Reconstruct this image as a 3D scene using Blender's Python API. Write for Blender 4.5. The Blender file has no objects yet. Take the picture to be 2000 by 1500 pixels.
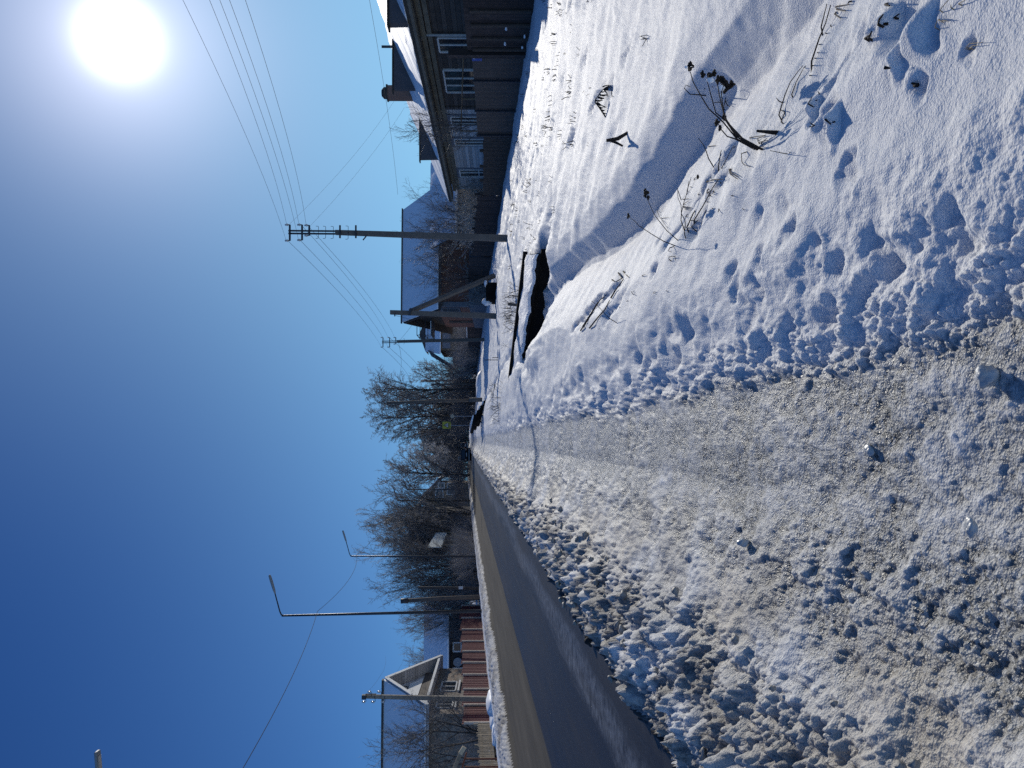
import bpy, math, random
import numpy as np
from mathutils import Vector, Matrix

random.seed(7)
scene = bpy.context.scene
col = scene.collection
R = math.radians

# ------------------------------------------------------------------ camera geometry
SLOPE = 0.052                      # the street climbs gently away from the viewer
EYE = Vector((0.0, 0.0, 1.10))     # eye above the plane of the road
YAW = math.atan(110 / 1540.0)
PITCH = math.atan(-15 / 1540.0)
FWD = Vector((math.sin(YAW) * math.cos(PITCH), math.cos(YAW) * math.cos(PITCH), math.sin(PITCH)))
RIGHT = Vector((math.cos(YAW), -math.sin(YAW), 0.0))
UP = RIGHT.cross(FWD)


def ray(u, v):
    return FWD + RIGHT * ((u - 750) / 1540.0) + UP * ((1000 - v) / 1540.0)


def at(u, v, y):
    """world point in the plane Y = y that the upright photo shows at (u, v)"""
    d = ray(u, v)
    return EYE + d * (y / d.y)


def gr(u, v, W):
    """world point on the road plane shifted by W"""
    d = ray(u, v)
    t = (W - EYE.z) / (d.z - SLOPE * d.y)
    return EYE + d * t


def atx(u, v, x):
    d = ray(u, v)
    return EYE + d * (x / d.x)


# ------------------------------------------------------------------ numpy noise
def _hash(ix, iy, s):
    h = (ix.astype(np.int64) * 374761393 + iy.astype(np.int64) * 668265263 + s * 974634777) & 0xFFFFFFFF
    h = ((h ^ (h >> 13)) * 1274126177) & 0xFFFFFFFF
    h = h ^ (h >> 16)
    return (h & 0xFFFFFF) / float(0xFFFFFF)


def vnoise(x, y, s=0):
    ix = np.floor(x); iy = np.floor(y)
    fx = x - ix; fy = y - iy
    fx = fx * fx * fx * (fx * (fx * 6 - 15) + 10); fy = fy * fy * fy * (fy * (fy * 6 - 15) + 10)
    a = _hash(ix, iy, s); b = _hash(ix + 1, iy, s); c = _hash(ix, iy + 1, s); d = _hash(ix + 1, iy + 1, s)
    return (a + (b - a) * fx + (c - a) * fy + (a - b - c + d) * fx * fy) * 2 - 1


def fbm(x, y, o=4, s=0):
    t = np.zeros_like(x); a = 0.5
    for k in range(o):
        t += a * vnoise(x, y, s + k * 17)
        x = x * 2.03 + 3.1; y = y * 2.03 - 1.7; a *= 0.5
    return t


def worley(x, y, s=0):
    ix = np.floor(x); iy = np.floor(y)
    best = np.full_like(x, 9.0); val = np.zeros_like(x)
    for dx in (-1, 0, 1):
        for dy in (-1, 0, 1):
            cx = ix + dx; cy = iy + dy
            px = cx + 0.15 + 0.7 * _hash(cx, cy, s); py = cy + 0.15 + 0.7 * _hash(cx, cy, s + 5)
            d = (px - x) ** 2 + (py - y) ** 2
            m = d < best
            best = np.where(m, d, best); val = np.where(m, _hash(cx, cy, s + 9), val)
    return np.sqrt(best), val


def sstep(a, b, x):
    t = np.clip((x - a) / (b - a), 0, 1)
    return t * t * (3 - 2 * t)


# ------------------------------------------------------------------ ground profile
PX = np.array([-300, -60, -17, -14.5, -12.4, -11.2, -10.2, -9.2, -8.3, -7.5, -6.85, -6.62, -6.5, -1.62, -1.52, -1.25, -0.9, -0.55,
               -0.2, 0.26, 0.36, 0.5, 0.8, 1.2, 1.55, 1.85, 2.03, 2.12, 2.33, 2.6, 3.2, 5.0, 8.0, 11.5, 16, 60, 300])
PW = np.array([-1.5, -0.7, -0.45, -0.42, -0.42, -0.5, -0.35, 0.02, 0.16, 0.20, 0.16, 0.06, 0.0, 0.0, 0.04, 0.07, -0.03, -0.14,
               -0.22, -0.235, -0.215, -0.185, -0.165, -0.20, -0.36, -0.53, -0.655, -0.65, -0.43, -0.39, -0.42, -0.5, -0.54, -0.72, -0.9, -1.2, -2.0])


def zline(y):
    y = np.asarray(y, dtype=float)
    yy = np.clip(y, -50, 175)
    far = np.clip(y - 175, 0, 200)
    return SLOPE * yy + SLOPE * far * (1 - far / 400.0)


# hollows pressed into the snow: (x, y, radius across, radius along, depth)
PITS = []


def base_W(x, y, warp=True):
    sh = 0.55 * sstep(6, 14, y)
    xs = np.where(x > 1.0, x - sh * sstep(1.0, 1.6, x), x)
    if warp:
        xs = xs + 0.05 * vnoise(y * 1.1, y * 0.3, 3) * np.exp(-((xs - 0.4) / 0.5) ** 2) \
            + 0.08 * vnoise(y * 0.55 + 7, y * 0.21, 8) * np.exp(-((xs - 2.2) / 0.7) ** 2) \
            + 0.07 * vnoise(y * 1.7, y * 0.13, 4) * np.exp(-((xs + 1.55) / 0.25) ** 2) \
            + 0.09 * vnoise(y * 1.3, y * 0.1, 5) * np.exp(-((xs + 6.7) / 0.35) ** 2)
    w = np.interp(xs, PX, PW)
    soft = np.interp(xs, [1.2, 1.55, 1.8, 2.0, 2.33, 2.45, 2.9, 3.2, 4.0], [-0.20, -0.33, -0.49, -0.57, -0.405, -0.385, -0.39, -0.42, -0.455])
    ks = (1 - sstep(3.4, 5.6, y)) * ((xs > 1.2) & (xs < 4.0))
    w = w * (1 - ks) + soft * ks
    # past the footbridge the ditch on the right fills up
    ditch = np.interp(xs, [1.2, 1.55, 2.05, 2.36, 2.7], [0, 0.12, 0.30, 0.06, 0])
    w = w + ditch * sstep(20.5, 27, y)
    # pit below the footbridge and the far culvert
    cx = 2.65 - 0.385 * (y - 16.9) * 0.9
    w = w - 0.38 * np.exp(-((x - cx + 0.1) / 0.75) ** 4) * np.exp(-((y - 16.6) / 2.3) ** 4)
    w = w - 0.30 * np.exp(-((x - 1.75) / 0.8) ** 4) * np.exp(-((y - 36.5) / 2.0) ** 4)
    # drift and hollow beside the left pole
    w = w - 0.45 * np.exp(-((x + 10.9) / 0.75) ** 4) * np.exp(-((y - 33.5) / 3.4) ** 4)
    return w


def gz(x, y):
    a = np.array([float(x)]); b = np.array([float(y)])
    return float((base_W(a, b, False) + zline(b))[0])


# ------------------------------------------------------------------ mesh builder
class MB:
    def __init__(self):
        self.v = []; self.f = []; self.m = []

    def poly(self, pts, mi=0):
        n = len(self.v); self.v += [tuple(p) for p in pts]
        self.f.append(tuple(range(n, n + len(pts)))); self.m.append(mi)
        return self

    def box(self, c, s, rz=0.0, mi=0, M=None):
        if M is None:
            M = Matrix.Rotation(rz, 3, 'Z')
        c = Vector(c); h = Vector(s) * 0.5; n = len(self.v)
        for sx in (-1, 1):
            for sy in (-1, 1):
                for sz in (-1, 1):
                    self.v.append(tuple(c + M @ Vector((sx * h.x, sy * h.y, sz * h.z))))
        for q in ((0, 1, 3, 2), (4, 6, 7, 5), (0, 4, 5, 1), (2, 3, 7, 6), (0, 2, 6, 4), (1, 5, 7, 3)):
            self.f.append(tuple(n + i for i in q)); self.m.append(mi)
        return self

    def bar(self, a, b, w, h=None, mi=0, up=(0, 0, 1)):
        """rectangular bar from a to b"""
        a = Vector(a); b = Vector(b); d = b - a; L = d.length
        if L < 1e-6: return self
        d = d / L; up = Vector(up)
        if abs(d.dot(up)) > 0.98: up = Vector((0, 1, 0))
        s = d.cross(up).normalized(); t = s.cross(d)
        M = Matrix((s, d, t)).transposed()
        return self.box((a + b) * 0.5, (w, L, h if h else w), M=M, mi=mi)

    def tube(self, pts, rad, n=6, mi=0, cap=True):
        k = len(pts)
        if k < 2: return self
        pts = [Vector(p) for p in pts]
        if not hasattr(rad, '__len__'): rad = [rad] * k
        base = len(self.v)
        ref = None
        for i, p in enumerate(pts):
            d = (pts[min(i + 1, k - 1)] - pts[max(i - 1, 0)])
            if d.length < 1e-9: d = Vector((0, 0, 1))
            d.normalize()
            if ref is None:
                ref = d.cross(Vector((0.31, 0.2, 0.93)) if abs(d.z) < 0.9 else Vector((1, 0.1, 0)))
            s = ref - d * ref.dot(d)
            if s.length < 1e-6: s = d.orthogonal()
            s.normalize(); ref = s; t = d.cross(s); r = rad[i]
            for j in range(n):
                a = 2 * math.pi * j / n
                self.v.append(tuple(p + s * (r * math.cos(a)) + t * (r * math.sin(a))))
        for i in range(k - 1):
            for j in range(n):
                j2 = (j + 1) % n
                self.f.append((base + i * n + j, base + i * n + j2, base + (i + 1) * n + j2, base + (i + 1) * n + j))
                self.m.append(mi)
        if cap:
            self.f.append(tuple(base + j for j in range(n))[::-1]); self.m.append(mi)
            self.f.append(tuple(base + (k - 1) * n + j for j in range(n))); self.m.append(mi)
        return self

    def prism(self, poly, d, mi=0):
        """extrude a planar polygon by the vector d"""
        d = Vector(d); n = len(self.v); k = len(poly)
        self.v += [tuple(Vector(p)) for p in poly] + [tuple(Vector(p) + d) for p in poly]
        self.f.append(tuple(range(n, n + k))[::-1]); self.m.append(mi)
        self.f.append(tuple(range(n + k, n + 2 * k))); self.m.append(mi)
        for i in range(k):
            j = (i + 1) % k
            self.f.append((n + i, n + j, n + k + j, n + k + i)); self.m.append(mi)
        return self

    def lump(self, c, r, seed=0, sq=(1, 1, 1), n=10, rough=0.25):
        rnd = random.Random(seed); ph = [rnd.uniform(0, 6.28) for _ in range(6)]
        c = Vector(c); b = len(self.v)
        for i in range(n + 1):
            th = math.pi * i / n
            for j in range(n * 2):
                a = math.pi * j / n
                d = Vector((math.sin(th) * math.cos(a), math.sin(th) * math.sin(a), math.cos(th)))
                k = 1 + rough * (math.sin(3 * d.x + ph[0]) * math.sin(2.5 * d.y + ph[1]) + 0.6 * math.sin(5 * d.z + ph[2] + 3 * d.x)
                                 + 0.35 * math.sin(9 * d.y + ph[3]) * math.sin(8 * d.x + ph[4]))
                self.v.append(tuple(c + Vector((d.x * sq[0], d.y * sq[1], d.z * sq[2])) * (r * k)))
        w = n * 2
        for i in range(n):
            for j in range(w):
                j2 = (j + 1) % w
                self.f.append((b + i * w + j, b + (i + 1) * w + j, b + (i + 1) * w + j2, b + i * w + j2)); self.m.append(0)
        return self

    def build(self, name, mat, parent=None, loc=None, smooth=False, bevel=0.0):
        off = Vector((0, 0, 0))
        if parent is not None: off = world_loc(parent)
        if loc is not None: off = Vector(loc)
        me = bpy.data.meshes.new(name)
        me.from_pydata([(a[0] - off.x, a[1] - off.y, a[2] - off.z) for a in self.v], [], self.f)
        mats = mat if isinstance(mat, (list, tuple)) else [mat]
        for mm in mats: me.materials.append(mm)
        if len(mats) > 1: me.polygons.foreach_set('material_index', self.m)
        if smooth: me.polygons.foreach_set('use_smooth', [True] * len(me.polygons))
        me.update()
        o = bpy.data.objects.new(name, me); col.objects.link(o)
        if parent is not None: o.parent = parent
        if loc is not None: o.location = off
        if bevel:
            b = o.modifiers.new('bevel', 'BEVEL'); b.width = bevel; b.segments = 2; b.limit_method = 'ANGLE'
        return o


def world_loc(o):
    l = Vector(o.location)
    while o.parent is not None:
        o = o.parent; l += Vector(o.location)
    return l


def tag(o, label, cat, group=None):
    o['label'] = label; o['category'] = cat
    if group: o['group'] = group
    return o


def thing(name, loc, label, cat, group=None):
    o = bpy.data.objects.new(name, None); o.empty_display_size = 0.2
    col.objects.link(o); o.location = loc
    return tag(o, label, cat, group)


def copy_thing(root, loc, rz=0.0, sc=1.0, label=None, group=None):
    r = root.copy(); col.objects.link(r); r.location = loc; r.rotation_euler = (0, 0, rz)
    r.scale = sc if isinstance(sc, tuple) else (sc, sc, sc)
    if label: r['label'] = label
    if group: r['group'] = group
    for ch in list(root.children):
        c = ch.copy(); col.objects.link(c); c.parent = r
        for g in list(ch.children):
            d = g.copy(); col.objects.link(d); d.parent = c
    return r


# ------------------------------------------------------------------ materials
def new_mat(name):
    m = bpy.data.materials.new(name); m.use_nodes = True
    nt = m.node_tree; nt.nodes.clear()
    out = nt.nodes.new('ShaderNodeOutputMaterial'); b = nt.nodes.new('ShaderNodeBsdfPrincipled')
    nt.links.new(b.outputs[0], out.inputs[0])
    return m, nt, b


def N(nt, t, **kw):
    n = nt.nodes.new(t)
    for k, v in kw.items():
        if k.startswith('i_'):
            n.inputs[k[2:].replace('_', ' ')].default_value = v
        else:
            setattr(n, k, v)
    return n


def mixc(nt, fac, a, b, blend='MIX'):
    n = nt.nodes.new('ShaderNodeMix'); n.data_type = 'RGBA'; n.blend_type = blend
    for sock, val in ((n.inputs[0], fac), (n.inputs[6], a), (n.inputs[7], b)):
        if isinstance(val, bpy.types.NodeSocket): nt.links.new(val, sock)
        elif isinstance(val, (int, float)): sock.default_value = val
        else: sock.default_value = (val[0], val[1], val[2], 1)
    return n.outputs[2]


def mth(nt, op, a, b=None, c=None, clamp=False):
    n = nt.nodes.new('ShaderNodeMath'); n.operation = op; n.use_clamp = clamp
    for i, val in enumerate((a, b, c)):
        if val is None: continue
        if isinstance(val, bpy.types.NodeSocket): nt.links.new(val, n.inputs[i])
        else: n.inputs[i].default_value = val
    return n.outputs[0]


def noise(nt, vec, scale, detail=4, rough=0.55):
    n = N(nt, 'ShaderNodeTexNoise'); n.inputs['Scale'].default_value = scale
    n.inputs['Detail'].default_value = detail; n.inputs['Roughness'].default_value = rough
    nt.links.new(vec, n.inputs['Vector'])
    return n.outputs['Fac']


def ramp(nt, fac, lo, hi):
    n = nt.nodes.new('ShaderNodeMapRange'); n.inputs[1].default_value = lo; n.inputs[2].default_value = hi
    n.clamp = True
    nt.links.new(fac, n.inputs[0])
    return n.outputs[0]


def bump(nt, bsdf, h, strength=0.5, dist=0.02, prev=None):
    n = nt.nodes.new('ShaderNodeBump'); n.inputs['Strength'].default_value = strength; n.inputs['Distance'].default_value = dist
    nt.links.new(h, n.inputs['Height'])
    if prev is not None: nt.links.new(prev, n.inputs['Normal'])
    if bsdf is not None: nt.links.new(n.outputs[0], bsdf.inputs['Normal'])
    return n.outputs[0]


def M(name, c, rough=0.75, var=0.35, scale=4.0, bmp=0.3, bdist=0.01, stripe=None, spec=0.3, metal=0.0, c2=None, rand=0.0):
    """general weathered surface; stripe = (axis, period in metres, darkening of the joint)"""
    m, nt, b = new_mat(name)
    tc = N(nt, 'ShaderNodeTexCoord').outputs['Object']
    n1 = noise(nt, tc, scale, 6, 0.6); n2 = noise(nt, tc, scale * 6.3, 4, 0.6)
    k = mth(nt, 'ADD', mth(nt, 'MULTIPLY', n1, 0.65), mth(nt, 'MULTIPLY', n2, 0.35))
    f = ramp(nt, k, 0.33, 0.67)
    dark = tuple(x * (1 - var) for x in c); light = tuple(min(1, x * (1 + var)) for x in c) if c2 is None else c2
    cc = mixc(nt, f, dark, light)
    h = k
    if stripe:
        sp = N(nt, 'ShaderNodeSeparateXYZ'); nt.links.new(tc, sp.inputs[0])
        ax = sp.outputs['XYZ'.index(stripe[0])]
        q = mth(nt, 'DIVIDE', ax, stripe[1]); fr = mth(nt, 'FRACT', q)
        tri = mth(nt, 'ABSOLUTE', mth(nt, 'SUBTRACT', fr, 0.5))
        joint = ramp(nt, tri, 0.41, 0.49)
        wn = N(nt, 'ShaderNodeTexWhiteNoise', noise_dimensions='1D')
        nt.links.new(mth(nt, 'FLOOR', q), wn.inputs['W'])
        tone = mth(nt, 'ADD', mth(nt, 'MULTIPLY', wn.outputs['Value'], 0.5), 0.75)
        tv = N(nt, 'ShaderNodeCombineColor'); [nt.links.new(tone, tv.inputs[i]) for i in range(3)]
        cc = mixc(nt, 1.0, cc, tv.outputs[0], 'MULTIPLY')
        cc = mixc(nt, mth(nt, 'MULTIPLY', joint, stripe[2]), cc, tuple(x * 0.25 for x in c))
        h = mth(nt, 'SUBTRACT', mth(nt, 'MULTIPLY', k, 0.4), joint)
    if rand:
        oi = N(nt, 'ShaderNodeObjectInfo')
        tone = mth(nt, 'ADD', mth(nt, 'MULTIPLY', oi.outputs['Random'], rand * 2), 1 - rand)
        tv = N(nt, 'ShaderNodeCombineColor'); [nt.links.new(tone, tv.inputs[i]) for i in range(3)]
        cc = mixc(nt, 1.0, cc, tv.outputs[0], 'MULTIPLY')
    nt.links.new(cc, b.inputs['Base Color'])
    b.inputs['Roughness'].default_value = rough; b.inputs['Metallic'].default_value = metal
    b.inputs['Specular IOR Level'].default_value = spec
    if bmp: bump(nt, b, h, bmp, bdist)
    return m


def brick_mat(name, c1, c2, mortar, scale, w=0.5, h=0.25, vert='X'):
    m, nt, b = new_mat(name)
    tc = N(nt, 'ShaderNodeTexCoord').outputs['Object']
    sp = N(nt, 'ShaderNodeSeparateXYZ'); nt.links.new(tc, sp.inputs[0])
    cb = N(nt, 'ShaderNodeCombineXYZ')
    nt.links.new(mth(nt, 'ADD', sp.outputs['X'], sp.outputs['Y']), cb.inputs[0]); nt.links.new(sp.outputs['Z'], cb.inputs[1])
    br = N(nt, 'ShaderNodeTexBrick'); nt.links.new(cb.outputs[0], br.inputs['Vector'])
    br.inputs['Color1'].default_value = (*c1, 1); br.inputs['Color2'].default_value = (*c2, 1); br.inputs['Mortar'].default_value = (*mortar, 1)
    br.inputs['Scale'].default_value = scale; br.inputs['Brick Width'].default_value = w; br.inputs['Row Height'].default_value = h
    br.inputs['Mortar Size'].default_value = 0.02
    n1 = noise(nt, tc, 2.5, 5)
    cc = mixc(nt, 0.5, br.outputs['Color'], mixc(nt, n1, tuple(x * .6 for x in c1), tuple(x * 1.2 for x in c2)))
    nt.links.new(cc, b.inputs['Base Color']); b.inputs['Roughness'].default_value = 0.85
    bump(nt, b, br.outputs['Fac'], 0.4, -0.01)
    return m


def stone_mat(name):
    m, nt, b = new_mat(name)
    tc = N(nt, 'ShaderNodeTexCoord').outputs['Object']
    vo = N(nt, 'ShaderNodeTexVoronoi'); vo.inputs['Scale'].default_value = 4.2; nt.links.new(tc, vo.inputs['Vector'])
    ve = N(nt, 'ShaderNodeTexVoronoi', feature='DISTANCE_TO_EDGE'); ve.inputs['Scale'].default_value = 4.2; nt.links.new(tc, ve.inputs['Vector'])
    sc = N(nt, 'ShaderNodeSeparateColor'); nt.links.new(vo.outputs['Color'], sc.inputs[0])
    cc = mixc(nt, sc.outputs[0], (0.12, 0.095, 0.075), (0.34, 0.29, 0.24))
    cc = mixc(nt, ramp(nt, sc.outputs[1], 0.7, 0.9), cc, (0.3, 0.17, 0.09))
    e = ramp(nt, ve.outputs['Distance'], 0.02, 0.09)
    cc = mixc(nt, e, (0.16, 0.15, 0.14), cc)
    cc = mixc(nt, 0.35, cc, mixc(nt, noise(nt, tc, 18, 5), (0.08, 0.07, 0.06), (0.35, 0.3, 0.26)))
    nt.links.new(cc, b.inputs['Base Color']); b.inputs['Roughness'].default_value = 0.9
    bump(nt, b, e, 0.7, 0.03)
    return m


def ground_mat():
    """snow, trodden ice and road slush; 'dirt' and 'ice' are colour masks stored on the mesh"""
    m, nt, b = new_mat('packed_snow')
    geo = N(nt, 'ShaderNodeNewGeometry').outputs['Position']
    ad = N(nt, 'ShaderNodeAttribute', attribute_name='dirt').outputs['Fac']
    ai = N(nt, 'ShaderNodeAttribute', attribute_name='ice').outputs['Fac']
    n_f = noise(nt, geo, 95, 3, 0.7); n_m = noise(nt, geo, 22, 5, 0.65); n_l = noise(nt, geo, 2.3, 5, 0.6)
    snow = mixc(nt, ramp(nt, n_f, .3, .7), (0.72, 0.73, 0.735), (0.84, 0.84, 0.84))
    vo = N(nt, 'ShaderNodeTexVoronoi'); vo.inputs['Scale'].default_value = 70; nt.links.new(geo, vo.inputs['Vector'])
    sc = N(nt, 'ShaderNodeSeparateColor'); nt.links.new(vo.outputs['Color'], sc.inputs[0])
    grain = mth(nt, 'ADD', mth(nt, 'MULTIPLY', sc.outputs[0], 0.6), mth(nt, 'MULTIPLY', n_f, 0.4))
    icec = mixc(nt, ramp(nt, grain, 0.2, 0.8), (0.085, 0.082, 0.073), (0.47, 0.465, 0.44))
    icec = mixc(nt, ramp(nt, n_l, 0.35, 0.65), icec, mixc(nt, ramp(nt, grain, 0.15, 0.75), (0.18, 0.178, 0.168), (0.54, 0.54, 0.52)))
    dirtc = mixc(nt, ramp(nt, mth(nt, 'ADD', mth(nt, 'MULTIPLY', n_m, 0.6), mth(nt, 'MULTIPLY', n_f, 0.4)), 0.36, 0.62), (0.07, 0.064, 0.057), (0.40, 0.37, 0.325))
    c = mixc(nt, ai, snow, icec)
    asd = N(nt, 'ShaderNodeAttribute', attribute_name='sand').outputs['Fac']
    c = mixc(nt, mth(nt, 'MULTIPLY', asd, 0.65), c, mixc(nt, n_f, (0.42, 0.36, 0.27), (0.66, 0.60, 0.50)))
    c = mixc(nt, ad, c, dirtc)
    nt.links.new(c, b.inputs['Base Color'])
    nt.links.new(mth(nt, 'ADD', 0.12, mth(nt, 'MULTIPLY', ai, 0.22)), b.inputs['Specular IOR Level'])
    ro = mth(nt, 'ADD', 0.55, mth(nt, 'MULTIPLY', ai, -0.22)); ro = mth(nt, 'ADD', ro, mth(nt, 'MULTIPLY', grain, 0.12))
    nt.links.new(ro, b.inputs['Roughness'])
    b.inputs['Subsurface Weight'].default_value = 0.35; b.inputs['Subsurface Radius'].default_value = (1.0, 1.05, 1.15); b.inputs['Subsurface Scale'].default_value = 0.03
    vb = N(nt, 'ShaderNodeTexVoronoi'); vb.inputs['Scale'].default_value = 130; nt.links.new(geo, vb.inputs['Vector'])
    hgt = mth(nt, 'ADD', mth(nt, 'MULTIPLY', n_f, 0.8), mth(nt, 'MULTIPLY', vb.outputs['Distance'], 0.6))
    nn0 = nt.nodes.new('ShaderNodeBump'); nn0.inputs['Distance'].default_value = 0.02; nt.links.new(mth(nt, 'ADD', 0.22, mth(nt, 'MULTIPLY', ai, 0.45)), nn0.inputs['Strength']); nt.links.new(n_m, nn0.inputs['Height']); nn = nn0.outputs[0]
    nrm = nt.nodes.new('ShaderNodeBump'); nrm.inputs['Distance'].default_value = 0.008
    nt.links.new(mth(nt, 'ADD', 0.55, mth(nt, 'MULTIPLY', ai, 0.4)), nrm.inputs['Strength'])
    nt.links.new(hgt, nrm.inputs['Height']); nt.links.new(nn, nrm.inputs['Normal']); nt.links.new(nrm.outputs[0], b.inputs['Normal'])
    return m


def road_mat():
    m, nt, b = new_mat('asphalt')
    geo = N(nt, 'ShaderNodeNewGeometry').outputs['Position']
    sp = N(nt, 'ShaderNodeSeparateXYZ'); nt.links.new(geo, sp.inputs[0]); x = sp.outputs['X']
    mp = N(nt, 'ShaderNodeMapping'); mp.inputs['Scale'].default_value = (1, 0.06, 1); nt.links.new(geo, mp.inputs[0])
    streak = ramp(nt, noise(nt, mp.outputs[0], 2.6, 6, 0.65), 0.3, 0.7); nl = noise(nt, geo, 0.5, 4); nf = noise(nt, geo, 60, 3, 0.7)
    wob = mth(nt, 'MULTIPLY', mth(nt, 'SUBTRACT', nl, 0.5), 0.10)
    wet = ramp(nt, mth(nt, 'ADD', x, wob), -4.06, -3.98)
    dry = mixc(nt, streak, (0.028, 0.024, 0.020), (0.092, 0.080, 0.063))
    damp = mixc(nt, streak, (0.007, 0.0075, 0.009), (0.026, 0.026, 0.028))
    c = mixc(nt, wet, dry, damp)
    s1 = mth(nt, 'ABSOLUTE', mth(nt, 'ADD', mth(nt, 'ADD', x, 2.15), mth(nt, 'MULTIPLY', mth(nt, 'SUBTRACT', streak, 0.5), 0.5)))
    film = mth(nt, 'MULTIPLY', mth(nt, 'SUBTRACT', 1.0, ramp(nt, s1, 0.05, 0.28)), ramp(nt, noise(nt, geo, 9, 5, 0.7), 0.35, 0.7))
    c = mixc(nt, mth(nt, 'MULTIPLY', film, 0.55), c, (0.30, 0.33, 0.38))
    c = mixc(nt, ramp(nt, nf, 0.62, 0.75), c, (0.17, 0.165, 0.155))
    edge = ramp(nt, mth(nt, 'ADD', mth(nt, 'ABSOLUTE', mth(nt, 'ADD', x, 4.06)), mth(nt, 'MULTIPLY', mth(nt, 'SUBTRACT', noise(nt, geo, 7, 4), 0.5), 0.5)), 2.25, 2.5)
    c = mixc(nt, mth(nt, 'MULTIPLY', edge, 0.6), c, (0.05, 0.046, 0.04))
    nt.links.new(c, b.inputs['Base Color'])
    ro = mth(nt, 'SUBTRACT', 0.88, mth(nt, 'MULTIPLY', wet, 0.42)); ro = mth(nt, 'ADD', ro, mth(nt, 'MULTIPLY', streak, 0.1))
    nt.links.new(ro, b.inputs['Roughness']); b.inputs['Specular IOR Level'].default_value = 0.30
    bump(nt, b, mth(nt, 'ADD', nf, mth(nt, 'MULTIPLY', noise(nt, geo, 160, 2), 0.6)), 0.35, 0.004)
    return m


def roof_snow_mat(name, per, axis='Y', depth=0.4):
    m, nt, b = new_mat(name)
    tc = N(nt, 'ShaderNodeTexCoord').outputs['Object']
    sp = N(nt, 'ShaderNodeSeparateXYZ'); nt.links.new(tc, sp.inputs[0])
    q = mth(nt, 'SINE', mth(nt, 'MULTIPLY', sp.outputs[axis], 6.283 / per))
    n1 = noise(nt, tc, 1.2, 6); n2 = noise(nt, tc, 9, 5)
    c = mixc(nt, n2, (0.86, 0.88, 0.91), (0.94, 0.95, 0.96))
    line = mth(nt, 'MULTIPLY', ramp(nt, q, 0.75, 0.98), mth(nt, 'MULTIPLY', ramp(nt, n2, 0.4, 0.62), depth))
    c = mixc(nt, line, c, (0.28, 0.29, 0.31))
    nt.links.new(c, b.inputs['Base Color']); b.inputs['Roughness'].default_value = 0.6
    bump(nt, b, mth(nt, 'ADD', mth(nt, 'MULTIPLY', q, 0.25 if depth > 0 else 0), n1), 0.4, 0.05)
    return m


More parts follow.
